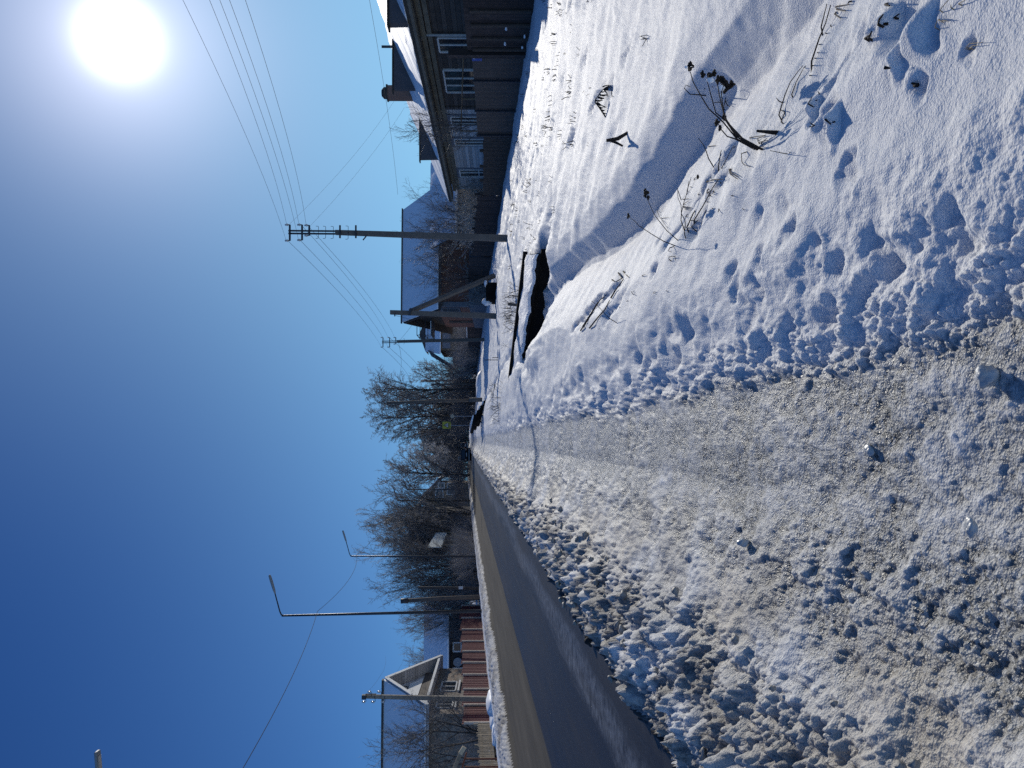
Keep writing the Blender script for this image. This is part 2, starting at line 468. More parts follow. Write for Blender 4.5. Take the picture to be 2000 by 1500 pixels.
SNOW = roof_snow_mat('soft_snow', 1.0, 'Y', 0.0)
MAT = dict(
    ground=ground_mat(), road=road_mat(), snow=SNOW,
    roof_ribs=roof_snow_mat('ribbed_snow_roof', 0.42, 'Y', 0.75), roof_snow=roof_snow_mat('smooth_snow_roof', 1.1, 'X', 0.12),
    brown=M('brown_boards', (0.085, 0.072, 0.065), 0.8, 0.3, 3, 0.5, 0.02, ('Z', 0.17, 0.7)),
    brown_v=M('brown_vertical_boards', (0.07, 0.055, 0.045), 0.8, 0.35, 3, 0.5, 0.02, ('Y', 0.14, 0.7)),
    grey=M('grey_siding', (0.46, 0.46, 0.47), 0.7, 0.12, 2, 0.5, 0.02, ('Z', 0.16, 0.5)),
    fascia=M('dark_fascia', (0.055, 0.05, 0.042), 0.8, 0.3, 3, 0.4, 0.01),
    soffit=M('soffit_boards', (0.15, 0.14, 0.115), 0.8, 0.3, 3, 0.4, 0.01),
    dormer=M('dormer_sheet', (0.085, 0.08, 0.085), 0.7, 0.2, 2, 0.3),
    white=M('white_paint', (0.62, 0.62, 0.61), 0.5, 0.06, 4, 0.1),
    bluegrey=M('blue_grey_paint', (0.14, 0.16, 0.20), 0.6, 0.2, 4, 0.1),
    fence_brown=M('brown_profiled_sheet', (0.085, 0.068, 0.06), 0.55, 0.25, 1.5, 0.15),
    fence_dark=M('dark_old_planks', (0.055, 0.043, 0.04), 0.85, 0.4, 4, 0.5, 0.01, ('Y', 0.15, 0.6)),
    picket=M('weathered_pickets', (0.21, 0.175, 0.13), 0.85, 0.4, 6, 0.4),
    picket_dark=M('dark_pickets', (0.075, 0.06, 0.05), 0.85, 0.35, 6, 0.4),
    red_sheet=M('maroon_profiled_sheet', (0.105, 0.021, 0.023), 0.5, 0.2, 1.5, 0.15),
    post_pale=M('pale_fence_post', (0.42, 0.37, 0.32), 0.7, 0.2, 5, 0.2),
    concrete=M('backlit_pole_concrete', (0.13, 0.12, 0.108), 0.85, 0.25, 6, 0.4), concrete_lit=M('lit_pole_concrete', (0.24, 0.215, 0.18), 0.85, 0.25, 6, 0.4),  # same concrete twice: darkened for backlit poles, paler for the sunlit left pole
    wood_pole=M('old_pole_wood', (0.12, 0.10, 0.085), 0.9, 0.35, 5, 0.5),
    steel=M('dark_steel', (0.045, 0.05, 0.06), 0.5, 0.3, 8, 0.1, metal=0.4),
    galv=M('galvanised_steel', (0.30, 0.31, 0.33), 0.45, 0.2, 8, 0.1, metal=0.6),
    porcelain=M('insulator_porcelain', (0.55, 0.54, 0.52), 0.15, 0.1, 8, 0.0, spec=0.6),
    wire=M('wire_metal', (0.03, 0.035, 0.045), 0.85, 0.2, 3, 0.0, spec=0.1),
    brick_red=brick_mat('red_brick', (0.26, 0.10, 0.06), (0.20, 0.075, 0.045), (0.22, 0.19, 0.17), 3.4),
    brick_chim=brick_mat('chimney_brick', (0.24, 0.14, 0.10), (0.17, 0.095, 0.07), (0.2, 0.18, 0.16), 4.0),
    stone=stone_mat('rubble_stone'),
    plinth=M('grey_plinth', (0.15, 0.16, 0.18), 0.9, 0.2, 3, 0.2),
    wood_dark=M('dark_gable_wood', (0.065, 0.052, 0.045), 0.85, 0.3, 3, 0.5, 0.02, ('Y', 0.16, 0.6)),
    wood_mid=M('ochre_old_wood', (0.16, 0.115, 0.07), 0.85, 0.3, 3, 0.4, 0.02, ('X', 0.2, 0.6)),
    culvert=M('near_black_timber', (0.012, 0.011, 0.010), 0.95, 0.5, 5, 0.4, spec=0.1),
    rust=M('rusty_pipe', (0.17, 0.055, 0.03), 0.75, 0.35, 8, 0.3),
    board=M('fresh_board', (0.46, 0.38, 0.26), 0.7, 0.2, 6, 0.2),
    bark=M('dark_bark', (0.055, 0.047, 0.042), 0.9, 0.4, 9, 0.6, rand=0.25),
    twig=M('fine_twigs', (0.10, 0.085, 0.075), 0.7, 0.4, 0.7, 0.0, c2=(0.26, 0.235, 0.22), rand=0.2),
    twig_frost=M('frosted_twigs', (0.17, 0.15, 0.14), 0.6, 0.3, 0.6, 0.0, c2=(0.55, 0.53, 0.52), rand=0.15),
    twig_dark=M('dark_twigs', (0.06, 0.05, 0.047), 0.8, 0.4, 0.7, 0.0, c2=(0.13, 0.115, 0.105), rand=0.3),
    weed=M('dry_weed_stem', (0.028, 0.020, 0.015), 0.85, 0.4, 20, 0.0),
    weed_mid=M('brown_weed_stem', (0.075, 0.058, 0.042), 0.85, 0.4, 20, 0.0),
    grass=M('bleached_grass', (0.30, 0.25, 0.17), 0.8, 0.3, 20, 0.0),
    ice=M('grey_ice', (0.50, 0.51, 0.50), 0.35, 0.25, 14, 0.7, 0.008, spec=0.5),
    dirt_ice=M('dirty_ice', (0.30, 0.28, 0.25), 0.5, 0.45, 18, 0.8, 0.01, spec=0.4),
    stone_dark=M('dark_stone', (0.03, 0.028, 0.027), 0.85, 0.4, 20, 0.5),
    car_black=M('black_car_paint', (0.008, 0.008, 0.009), 0.5, 0.1, 3, 0.0, spec=0.15),
    car_dark=M('dark_grey_car_paint', (0.02, 0.02, 0.021), 0.5, 0.1, 3, 0.0, spec=0.2),
    rubber=M('tyre_rubber', (0.02, 0.02, 0.02), 0.9, 0.2, 8, 0.2),
    tail=M('tail_lamp_red', (0.25, 0.01, 0.01), 0.2, 0.1, 4, 0.0, spec=0.5),
    plate_blue=M('blue_enamel', (0.02, 0.08, 0.36), 0.35, 0.1, 4, 0.0),
    sign_yellow=M('fluorescent_yellow', (0.42, 0.40, 0.04), 0.4, 0.08, 4, 0.0),
    black=M('sign_black', (0.015, 0.015, 0.015), 0.5, 0.1, 4, 0.0),
    sign_grey=M('bare_sign_back', (0.30, 0.29, 0.23), 0.5, 0.15, 4, 0.0),
    lamp_grey=M('lamp_housing', (0.24, 0.26, 0.28), 0.45, 0.1, 4, 0.0),
    lamp_lens=M('lamp_lens', (0.42, 0.40, 0.36), 0.25, 0.1, 4, 0.0, spec=0.5),
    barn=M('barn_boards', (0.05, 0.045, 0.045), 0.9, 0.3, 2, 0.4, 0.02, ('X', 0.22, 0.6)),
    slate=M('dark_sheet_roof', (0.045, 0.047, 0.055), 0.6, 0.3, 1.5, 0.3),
)


def glass_mat():
    m, nt, b = new_mat('window_glass')
    b.inputs['Base Color'].default_value = (0.018, 0.024, 0.032, 1); b.inputs['Roughness'].default_value = 0.06
    b.inputs['Specular IOR Level'].default_value = 0.35
    tc = N(nt, 'ShaderNodeTexCoord').outputs['Object']
    bump(nt, b, noise(nt, tc, 1.3, 2), 0.08, 0.02)
    return m




def twig_mat(name, c1, c2, tl):
    m, nt, b = new_mat(name)
    tc = N(nt, 'ShaderNodeTexCoord').outputs['Object']; oi = N(nt, 'ShaderNodeObjectInfo')
    c = mixc(nt, ramp(nt, noise(nt, tc, 0.9, 4), .3, .7), c1, c2)
    tone = mth(nt, 'ADD', mth(nt, 'MULTIPLY', oi.outputs['Random'], .4), .8)
    tv = N(nt, 'ShaderNodeCombineColor'); [nt.links.new(tone, tv.inputs[i]) for i in range(3)]
    c = mixc(nt, 1.0, c, tv.outputs[0], 'MULTIPLY')
    nt.links.new(c, b.inputs['Base Color']); b.inputs['Roughness'].default_value = .6
    tr = N(nt, 'ShaderNodeBsdfTranslucent'); nt.links.new(c, tr.inputs[0])
    ms = N(nt, 'ShaderNodeMixShader'); ms.inputs[0].default_value = tl
    out = [n for n in nt.nodes if n.type == 'OUTPUT_MATERIAL'][0]
    nt.links.new(b.outputs[0], ms.inputs[1]); nt.links.new(tr.outputs[0], ms.inputs[2]); nt.links.new(ms.outputs[0], out.inputs[0])
    return m


# hoar frost on fine twigs lets the low sun shine through
MAT['twig'] = twig_mat('fine_twigs', (.20, .19, .19), (.50, .485, .48), .5)
MAT['twig_frost'] = twig_mat('frosted_twigs', (.30, .29, .29), (.72, .71, .71), .5)
MAT['twig_dark'] = twig_mat('dark_twigs', (.10, .096, .10), (.28, .27, .27), .35)
MAT['glass'] = glass_mat()


def banner_mat():
    m, nt, b = new_mat('white_banner')
    tc = N(nt, 'ShaderNodeTexCoord').outputs['Object']
    n1 = noise(nt, tc, 1.1, 5)
    c = mixc(nt, n1, (0.70, 0.74, 0.72), (0.86, 0.88, 0.87))
    nt.links.new(c, b.inputs['Base Color']); b.inputs['Roughness'].default_value = 0.5
    tr = N(nt, 'ShaderNodeBsdfTranslucent'); nt.links.new(c, tr.inputs[0])
    ms = N(nt, 'ShaderNodeMixShader'); ms.inputs[0].default_value = 0.55
    out = [n for n in nt.nodes if n.type == 'OUTPUT_MATERIAL'][0]
    nt.links.new(b.outputs[0], ms.inputs[1]); nt.links.new(tr.outputs[0], ms.inputs[2]); nt.links.new(ms.outputs[0], out.inputs[0])
    return m


MAT['banner'] = banner_mat()


# ================================================================== GROUND
def cu(cx, cy):            # enlarged crop of the field -> upright photo
    return 1500 - 0.475 * cy, 1050 + 0.475 * cx


def pit(cx, cy, r, rl, dep, W=-0.20):
    u, v = cu(cx, cy); p = gr(u, v, W)
    k = (p - EYE).length / 1540 * 0.475
    PITS.append((p.x, p.y, r * k * .95, max(rl * k * 1.35, 0.03), dep * .42))


for a in ((1740, 955, 85, 80, .12), (1375, 1020, 60, 45, .09), (1450, 1115, 80, 90, .12), (1250, 1095, 60, 55, .09), (1140, 1010, 50, 42, .08),
          (1045, 985, 50, 40, .08), (935, 1075, 45, 40, .08), (925, 1195, 50, 45, .08), (845, 1190, 42, 36, .07), (810, 1130, 38, 32, .07),
          (870, 1300, 60, 55, .09), (705, 1365, 48, 42, .08), (575, 1350, 42, 44, .08), (640, 1320, 30, 30, .05), (1600, 1000, 50, 45, .07),
          (1640, 890, 45, 45, .06), (540, 1440, 36, 40, .07), (420, 1470, 30, 36, .06), (500, 1475, 30, 40, .06),
          (1040, 1360, 60, 60, .07), (1190, 1290, 60, 55, .08), (1330, 1200, 55, 60, .07),
          (1300, 665, 40, 30, .07), (1300, 735, 62, 42, .09), (1570, 385, 45, 30, .07), (1200, 465, 80, 45, .11), (1130, 430, 55, 40, .08),
          (1450, 65, 95, 60, .09), (1665, 150, 60, 30, .06), (1790, 235, 40, 20, .05),
          (890, 895, 40, 30, .04), (1010, 860, 60, 40, .05), (880, 490, 20, 40, .03), (1240, 145, 70, 45, .10), (1170, 300, 60, 40, .08),
          (720, 1440, 50, 50, .06), (930, 1430, 60, 55, .07),
          (1600, 95, 90, 44, -.10), (1110, 425, 36, 26, -.13), (1235, 500, 55, 28, -.12), (1500, 235, 70, 12, -.06), (1380, 100, 60, 16, -.10), (1290, 690, 34, 10, -.05), (1560, 360, 30, 12, -.06)):
    pit(*a)
_r = random.Random(3)
for k in range(95):        # small hollows over the open field
    y = _r.uniform(6.5, 26); x = _r.uniform(3.0, 10.8)
    PITS.append((x, y, _r.uniform(.04, .11), _r.uniform(.12, .35), _r.uniform(.03, .08)))
for k in range(60):        # footprints along the edge of the path
    y = 4.5 + k * 0.33
    PITS.append((0.50 + _r.uniform(-.13, .20), y, _r.uniform(.05, .09), _r.uniform(.10, .18), _r.uniform(.02, .06)))


def axis_t():
    a = np.linspace(-0.47, 0.62, 800)
    l = -0.47 - np.cumsum(np.linspace(0.004, 0.13, 40)); r = 0.62 + np.cumsum(np.linspace(0.004, 0.13, 40))
    return np.concatenate([l[::-1], a, r])


def axis_y():
    ys = [-6, -4, -2.5, -1.5, -0.8, -0.3, 0.1, 0.3, 0.5]
    y = 0.5
    while y < 1.15:
        y += 0.02; ys.append(y)
    while y < 420:
        y += min(max(0.0019, y * y / 720.0), 0.0095 * y); ys.append(y)
    return np.array(ys)


T = axis_t(); Y = axis_y(); NT, NY = len(T), len(Y)
gy = np.repeat(Y, NT); gx = np.tile(T, NY) * np.maximum(gy, 1.15)
Wb = base_W(gx, gy)


def smask(a, b, c, d, x):
    return sstep(a, b, x) * (1 - sstep(c, d, x))


wobx = gx + 0.10 * fbm(gx * 1.3, gy * 1.3, 3, 21)
m_clod = smask(-1.70, -1.58, -1.12, -0.72, wobx)
m_lberm = smask(-7.9, -7.4, -6.70, -6.55, wobx)
m_slush = smask(-1.2, -0.85, -0.50, -0.25, wobx)
m_path = smask(-0.75, -0.35, 0.22, 0.36, wobx)
m_edge = smask(0.22, 0.36, 0.62, 0.95, wobx)
m_snow = sstep(0.55, 0.95, wobx) + (1 - sstep(-8.2, -7.7, wobx))
m_road = smask(-6.62, -6.5, -1.60, -1.5, gx)
near = 1 / (1 + (gy / 26.0) ** 2)

d1, v1 = worley(gx * 11, gy * 7.5, 1); d2, v2 = worley(gx * 25 + 3, gy * 19, 2); d3, v3 = worley(gx * 58, gy * 48, 6)
d1 = d1 + 0.22 * vnoise(gx * 34, gy * 26, 7); d2 = d2 + 0.20 * vnoise(gx * 80, gy * 66, 8)
e1 = np.clip(1 - d1 * 1.25, 0, 1); e2 = np.clip(1 - d2 * 1.2, 0, 1)
b1 = e1 * e1 * (3 - 2 * e1) * (0.2 + 0.8 * v1); b2 = e2 * e2 * (3 - 2 * e2) * (0.2 + 0.8 * v2); b3 = np.clip(1 - d3 * 1.2, 0, 1) * v3
d0, v0 = worley(gx * 5.2 + 1.7, gy * 3.6, 14); d0 = d0 + 0.25 * vnoise(gx * 17, gy * 13, 15); e0 = np.clip(1 - d0 * 1.3, 0, 1); b0 = e0 * e0 * (3 - 2 * e0) * (v0 > 0.55) * v0
f1 = fbm(gx * 1.1, gy * 0.8, 4, 40); f2 = fbm(gx * 5.5, gy * 4.5, 4, 50); f3 = fbm(gx * 26, gy * 22, 3, 60)
f2b = fbm(gx * 13, gy * 10, 3, 55)
dz = m_clod * (0.08 * b0 * (0.3 + 0.7 * sstep(2.4, 5.0, gy)) + 0.06 * b1 + 0.04 * b2 + 0.05 * f2 + 0.025 * f2b + 0.02 * b3 - 0.01)
dz += m_lberm * (0.035 * b1 + 0.03 * b2 + 0.035 * f2)
lum_s = 0.016 * b0 * (0.3 + 0.7 * sstep(2.4, 5.0, gy)) + 0.008 * b1 * (v1 > 0.6) + 0.009 * b2 + 0.007 * b3 + 0.016 * f2 + 0.016 * f2b + 0.006 * f3
bl = np.clip(f1 * 1.6 + 0.45, 0, 1)
lum_p = 0.006 * b2 * (v2 > 0.80) * bl + 0.004 * b3 * (0.4 + bl) + 0.009 * f2 + 0.009 * f2b * (0.5 + bl) + 0.006 * f3
dz += m_slush * lum_s + m_path * lum_p
m_crumb = smask(0.20, 0.30, 0.40, 0.55, wobx)
dz += m_crumb * (0.020 * b2 * (v2 > 0.4) + 0.022 * b1 * (v1 > 0.7) + 0.010 * b3 + 0.014 * f2b) + m_edge * (0.03 * f2 + 0.010 * f2b + 0.006 * b3 + 0.004 * f3)
dz += np.clip(m_snow, 0, 1) * (0.055 * f1 + 0.014 * f2 + 0.003 * f3)
rip = fbm(gx * 2.2 + gy * 1.1, gy * 0.55 - gx * 0.3, 3, 77)
dz += np.clip(m_snow, 0, 1) * 0.035 * rip * sstep(1.6, 2.6, gx)
dz += m_road * 0.004 * f1
# ragged snow around the opening under the footbridge
dz += np.exp(-((gx - 2.5) / 1.7) ** 4) * np.exp(-((gy - 16.2) / 3.4) ** 4) * (0.20 * fbm(gx * 1.9, gy * 1.3, 4, 120) + 0.05)
# shaggy drift edges along the ditch bank
xd = gx - 0.55 * sstep(6, 14, gy)
dz += np.exp(-((xd - 2.28) / 0.22) ** 2) * 0.035 * fbm(gy * 1.6, gx * 0.9, 4, 90)
dz += np.exp(-((xd - 1.5) / 0.3) ** 2) * 0.05 * fbm(gy * 2.8, gx * 1.9, 4, 91)
# trampled track across the field beside the fence
tr = np.exp(-((gx - 8.6 - 0.5 * np.sin(gy * 0.16)) / 0.8) ** 2) * sstep(20, 26, gy)
dz += tr * (0.12 * fbm(gx * 2.6, gy * 1.1, 3, 95) - 0.08)
wx = gx + 0.035 * vnoise(gx * 8, gy * 7, 201) + 0.014 * vnoise(gx * 22, gy * 20, 202); wy = gy + 0.06 * vnoise(gx * 7, gy * 6, 203) + 0.02 * vnoise(gx * 20, gy * 18, 204)
for (px, py, rx, ry, dep) in PITS:
    i0, i1 = np.searchsorted(Y, [py - 3.4 * ry - .1, py + 3.4 * ry + .1])
    if i1 <= i0: continue
    s = slice(i0 * NT, i1 * NT)
    q = ((wx[s] - px) / rx) ** 2 + ((wy[s] - py) / ry) ** 2
    dz[s] += dep * (-np.exp(-np.clip(q, 0, 30)) + 0.14 * np.exp(-((np.sqrt(np.clip(q, 0, 30)) - 1.6) / 0.45) ** 2))
# narrow furrows where dead stems lie half buried along the ditch
def _c4(cx, cy): return 1150 - .2 * cy, 1100 + .2 * cx
def _c3(cx, cy): return 1400 - .2 * cy, 1300 + .2 * cx
for f, A_, B_, rr_, dep in ((_c4, (1470, 20), (1290, 330), .045, .10), (_c4, (1280, 350), (1150, 610), .05, .10), (_c4, (600, 985), (480, 1160), .045, .08), (_c4, (465, 1190), (270, 1450), .04, .08), (_c4, (430, 1135), (180, 1478), .045, .09),
                            (_c4, (700, 1110), (570, 1390), .05, .06), (_c4, (1000, 540), (920, 650), .03, .05), (_c4, (1150, 850), (1090, 910), .03, .06), (_c4, (1560, 350), (1440, 500), .06, .06),
                            (_c3, (700, 920), (560, 1150), .035, .06), (_c3, (400, 1280), (290, 1450), .06, .09), (_c3, (800, 1190), (700, 1320), .02, .03), (_c3, (690, 1250), (560, 1430), .018, .03)):
    P_ = gr(*f(*A_), -.34); Q_ = gr(*f(*B_), -.34); ex, ey = Q_.x - P_.x, Q_.y - P_.y; L2 = ex * ex + ey * ey
    i0, i1 = np.searchsorted(Y, [min(P_.y, Q_.y) - .3, max(P_.y, Q_.y) + .3]); s = slice(i0 * NT, i1 * NT)
    tt = np.clip(((wx[s] - P_.x) * ex + (wy[s] - P_.y) * ey) / L2, 0, 1)
    dd = np.hypot(wx[s] - P_.x - tt * ex, wy[s] - P_.y - tt * ey)
    dz[s] -= dep * np.exp(-(dd / rr_) ** 2) * (0.75 + 0.5 * vnoise(gy[s] * 9, gx[s] * 3, 210))
gzv = Wb + zline(gy) + dz

dirt = np.clip(m_clod * (0.72 + 1.3 * fbm(gx * 4, gy * 4, 4, 31) + 0.25 * (1 - b1)), 0, 1) * 0.92
dirt = np.maximum(dirt, np.clip(m_lberm * (0.75 + 0.7 * fbm(gx * 2, gy * 2, 3, 32)), 0, 1) * 0.9)
dirt = np.maximum(dirt, np.clip(m_slush * (0.15 + 1.1 * fbm(gx * 1.8, gy * 1.8, 4, 33)), 0, 0.5))
dirt = np.maximum(dirt, 0.9 * np.exp(-((gx + 6.6) / 0.12) ** 2))
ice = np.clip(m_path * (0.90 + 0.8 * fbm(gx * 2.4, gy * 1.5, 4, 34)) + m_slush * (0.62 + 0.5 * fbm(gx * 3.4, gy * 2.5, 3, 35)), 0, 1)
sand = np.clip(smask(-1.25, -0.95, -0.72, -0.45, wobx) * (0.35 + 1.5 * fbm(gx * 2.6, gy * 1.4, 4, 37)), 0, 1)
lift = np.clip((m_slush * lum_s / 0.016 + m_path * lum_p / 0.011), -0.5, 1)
ice = np.clip(ice - 0.45 * np.clip(lift, -.2, 1), 0, 1) * (1 - 0.30 * sstep(6, 18, gy))  # lump tops get less of the grey ice colour, hollows more


def ground_part(name, mask, mat, smooth=True):
    idx = np.nonzero(mask)[0]
    r = idx // (NT - 1); c = idx % (NT - 1)
    a = r * NT + c
    q = np.stack([a, a + 1, a + 1 + NT, a + NT], 1)
    uniq, inv = np.unique(q.ravel(), return_inverse=True)
    me = bpy.data.meshes.new(name)
    nv = len(uniq); nf = len(idx)
    co = np.stack([gx[uniq], gy[uniq], gzv[uniq]], 1).astype(np.float32)
    me.vertices.add(nv); me.vertices.foreach_set('co', co.ravel())
    me.loops.add(nf * 4); me.loops.foreach_set('vertex_index', inv.astype(np.int32))
    me.polygons.add(nf)
    me.polygons.foreach_set('loop_start', np.arange(0, nf * 4, 4, dtype=np.int32))
    me.polygons.foreach_set('loop_total', np.full(nf, 4, dtype=np.int32))
    me.polygons.foreach_set('use_smooth', np.full(nf, smooth, dtype=bool))
    me.update(calc_edges=True)
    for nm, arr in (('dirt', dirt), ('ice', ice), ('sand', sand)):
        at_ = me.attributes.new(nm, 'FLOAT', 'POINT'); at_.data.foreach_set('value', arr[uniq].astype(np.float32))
    me.materials.append(mat)
    o = bpy.data.objects.new(name, me); col.objects.link(o)
    o['kind'] = 'structure'
    return o


fx = (gx.reshape(NY, NT)[:-1, :-1] + gx.reshape(NY, NT)[1:, 1:]).ravel() * 0.5
wfx = 0.5 * (wobx.reshape(NY, NT)[:-1, :-1] + wobx.reshape(NY, NT)[1:, 1:]).ravel()
fy = gy.reshape(NY, NT)[:-1, :-1].ravel()
z_road = (fx > -6.60) & (fx < -1.58) & (fy < 176)
z_bank = (fx >= -1.58) & (wfx < -0.55)
z_path = (fx >= -1.58) & (wfx >= -0.55) & (wfx < 0.33)
z_lbank = (fx <= -6.60) & (fx > -8.0)
z_left = fx <= -8.0
z_field = (~(z_road | z_bank | z_path | z_lbank | z_left)) | ((fx > -6.60) & (fx < -1.58) & (fy >= 176))
ground_part('road', z_road, MAT['road'])
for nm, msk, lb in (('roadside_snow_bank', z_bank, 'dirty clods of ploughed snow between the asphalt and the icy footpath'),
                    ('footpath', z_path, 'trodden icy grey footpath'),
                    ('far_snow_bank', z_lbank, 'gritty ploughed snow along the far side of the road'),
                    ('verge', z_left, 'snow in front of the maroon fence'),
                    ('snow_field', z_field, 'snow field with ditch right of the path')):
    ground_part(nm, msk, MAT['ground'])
del d1, d2, d3, v1, v2, v3, f3
GRID = gzv.reshape(NY, NT)


def surf(x, y):
    """height of the built snow surface"""
    t = x / max(y, 1.15)
    i = min(max(int(np.searchsorted(Y, y)) - 1, 0), NY - 2); j = min(max(int(np.searchsorted(T, t)) - 1, 0), NT - 2)
    a = (y - Y[i]) / (Y[i + 1] - Y[i]); b = (t - T[j]) / (T[j + 1] - T[j])
    return float((GRID[i, j] * (1 - b) + GRID[i, j + 1] * b) * (1 - a) + (GRID[i + 1, j] * (1 - b) + GRID[i + 1, j + 1] * b) * a)


# ================================================================== SKY, SUN, CAMERA
SUN_D = ray(1424, 232).normalized()
SUN_EL = math.asin(SUN_D.z); SUN_AZ = math.atan2(SUN_D.x, SUN_D.y)
world = bpy.data.worlds.new('World'); scene.world = world; world.use_nodes = True
nt = world.node_tree; nt.nodes.clear()
wo = nt.nodes.new('ShaderNodeOutputWorld')
sky = nt.nodes.new('ShaderNodeTexSky'); sky.sky_type = 'NISHITA'; sky.sun_disc = False
sky.sun_elevation = SUN_EL; sky.sun_rotation = SUN_AZ
sky.altitude = 1500; sky.air_density = 1.0; sky.dust_density = 0.0; sky.ozone_density = 6.0
bg = nt.nodes.new('ShaderNodeBackground'); bg.inputs[1].default_value = 0.07

# gain added to the sky opposite the sun to lift the shadow fill
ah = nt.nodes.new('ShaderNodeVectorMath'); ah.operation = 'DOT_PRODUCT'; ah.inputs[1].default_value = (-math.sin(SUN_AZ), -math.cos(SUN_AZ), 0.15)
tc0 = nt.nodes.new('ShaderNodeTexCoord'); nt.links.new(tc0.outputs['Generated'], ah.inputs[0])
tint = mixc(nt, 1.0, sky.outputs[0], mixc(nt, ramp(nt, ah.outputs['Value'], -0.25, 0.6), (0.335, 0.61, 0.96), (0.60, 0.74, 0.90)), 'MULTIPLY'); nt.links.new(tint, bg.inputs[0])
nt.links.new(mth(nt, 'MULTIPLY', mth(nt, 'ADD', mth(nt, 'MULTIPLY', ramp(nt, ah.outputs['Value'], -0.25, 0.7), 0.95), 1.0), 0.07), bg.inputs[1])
# bright aureole of the low sun in thin frosty air
tc = nt.nodes.new('ShaderNodeTexCoord')
dt = nt.nodes.new('ShaderNodeVectorMath'); dt.operation = 'DOT_PRODUCT'; dt.inputs[1].default_value = SUN_D
nt.links.new(tc.outputs['Generated'], dt.inputs[0])
ang = mth(nt, 'ARCCOSINE', mth(nt, 'MINIMUM', dt.outputs['Value'], 0.999999))


def lobe(width, power, amp):
    e = mth(nt, 'POWER', mth(nt, 'DIVIDE', ang, math.radians(width)), power)
    return mth(nt, 'MULTIPLY', mth(nt, 'EXPONENT', mth(nt, 'MULTIPLY', e, -1.0)), amp)


def bgl(c, s):
    n = nt.nodes.new('ShaderNodeBackground'); n.inputs[0].default_value = (*c, 1); nt.links.new(s, n.inputs[1]); return n.outputs[0]


def addsh(a, b):
    n = nt.nodes.new('ShaderNodeAddShader'); nt.links.new(a, n.inputs[0]); nt.links.new(b, n.inputs[1]); return n.outputs[0]


tot = addsh(bg.outputs[0], bgl((1.0, 0.98, 0.98), lobe(1.55, 1.9, 3.0)))
tot = addsh(tot, bgl((1.0, 0.94, 0.98), lobe(5.0, 1.3, 0.62)))
tot = addsh(tot, bgl((0.95, 0.86, 0.95), lobe(8.0, 1.6, 0.19)))
tot = addsh(tot, bgl((0.66, 0.98, 1.0), lobe(22.5, 2.6, 0.15)))
# pale air low over the horizon on the sunny side
sz = nt.nodes.new('ShaderNodeSeparateXYZ'); nt.links.new(tc.outputs['Generated'], sz.inputs[0])
el = mth(nt, 'DIVIDE', mth(nt, 'ARCSINE', sz.outputs['Z']), math.radians(18.0))
hz = mth(nt, 'EXPONENT', mth(nt, 'MULTIPLY', mth(nt, 'MULTIPLY', el, el), -1.0))
tot = addsh(tot, bgl((0.62, 0.98, 0.36), mth(nt, 'MULTIPLY', hz, lobe(35.0, 2.2, 0.32))))
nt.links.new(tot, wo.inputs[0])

sl = bpy.data.lights.new('sun', 'SUN'); sl.energy = 3.0; sl.angle = R(0.53); sl.color = (1.0, 0.95, 0.85)
so = bpy.data.objects.new('sun', sl); col.objects.link(so)
so.rotation_euler = (-SUN_D).to_track_quat('-Z', 'Y').to_euler()

cd = bpy.data.cameras.new('camera'); co_ = bpy.data.objects.new('camera', cd); col.objects.link(co_)
cd.sensor_fit = 'HORIZONTAL'; cd.sensor_width = 36; cd.lens = 36 * 1540 / 2000.0; cd.clip_start = 0.05; cd.clip_end = 2000
# the phone was held sideways: the picture's right-hand side is the ground
Mx = Matrix((-UP, RIGHT, -FWD)).transposed()
co_.matrix_world = Matrix.Translation(EYE) @ Mx.to_4x4()
scene.camera = co_
scene.view_settings.view_transform = 'Standard'; scene.view_settings.look = 'None'
scene.view_settings.exposure = 0.0; scene.view_settings.gamma = 1.0
scene.render.engine = 'CYCLES'
scene.cycles.max_bounces = 6; scene.cycles.diffuse_bounces = 3; scene.cycles.glossy_bounces = 2
scene.cycles.use_denoising = False
scene.cycles.sample_clamp_indirect = 4.0


# ================================================================== POLES AND WIRES
def insulator(mb, p, h, out=0.0, side=(1, 0, 0), mi=1):
    """porcelain bell on a bent hook"""
    p = Vector(p); s = Vector(side)
    q = p + s * out
    mb.tube([q + Vector((0, 0, h * .05)), q + Vector((0, 0, h * .35)), q + Vector((0, 0, h * .5)), q + Vector((0, 0, h * .8)), q + Vector((0, 0, h))],
            [h * .32, h * .42, h * .25, h * .33, h * .15], 8, mi)


def rect_pole(name, parent, a, b, w0, w1, mat):
    mb = MB(); a = Vector(a); b = Vector(b)
    r = Vector((1, 0, 0)); t = Vector((0, 1, 0))
    vs = []
    for p, w in ((a, w0), (b, w1)):
        for sx, sy in ((-1, -1), (1, -1), (1, 1), (-1, 1)):
            vs.append(p + r * (sx * w * .5) + t * (sy * w * .42))
    n = len(mb.v); mb.v += [tuple(x) for x in vs]
    for q in ((0, 1, 5, 4), (1, 2, 6, 5), (2, 3, 7, 6), (3, 0, 4, 7), (4, 5, 6, 7), (3, 2, 1, 0)):
        mb.f.append(tuple(n + i for i in q)); mb.m.append(0)
    return mb.build(name, mat, parent, bevel=0.015)


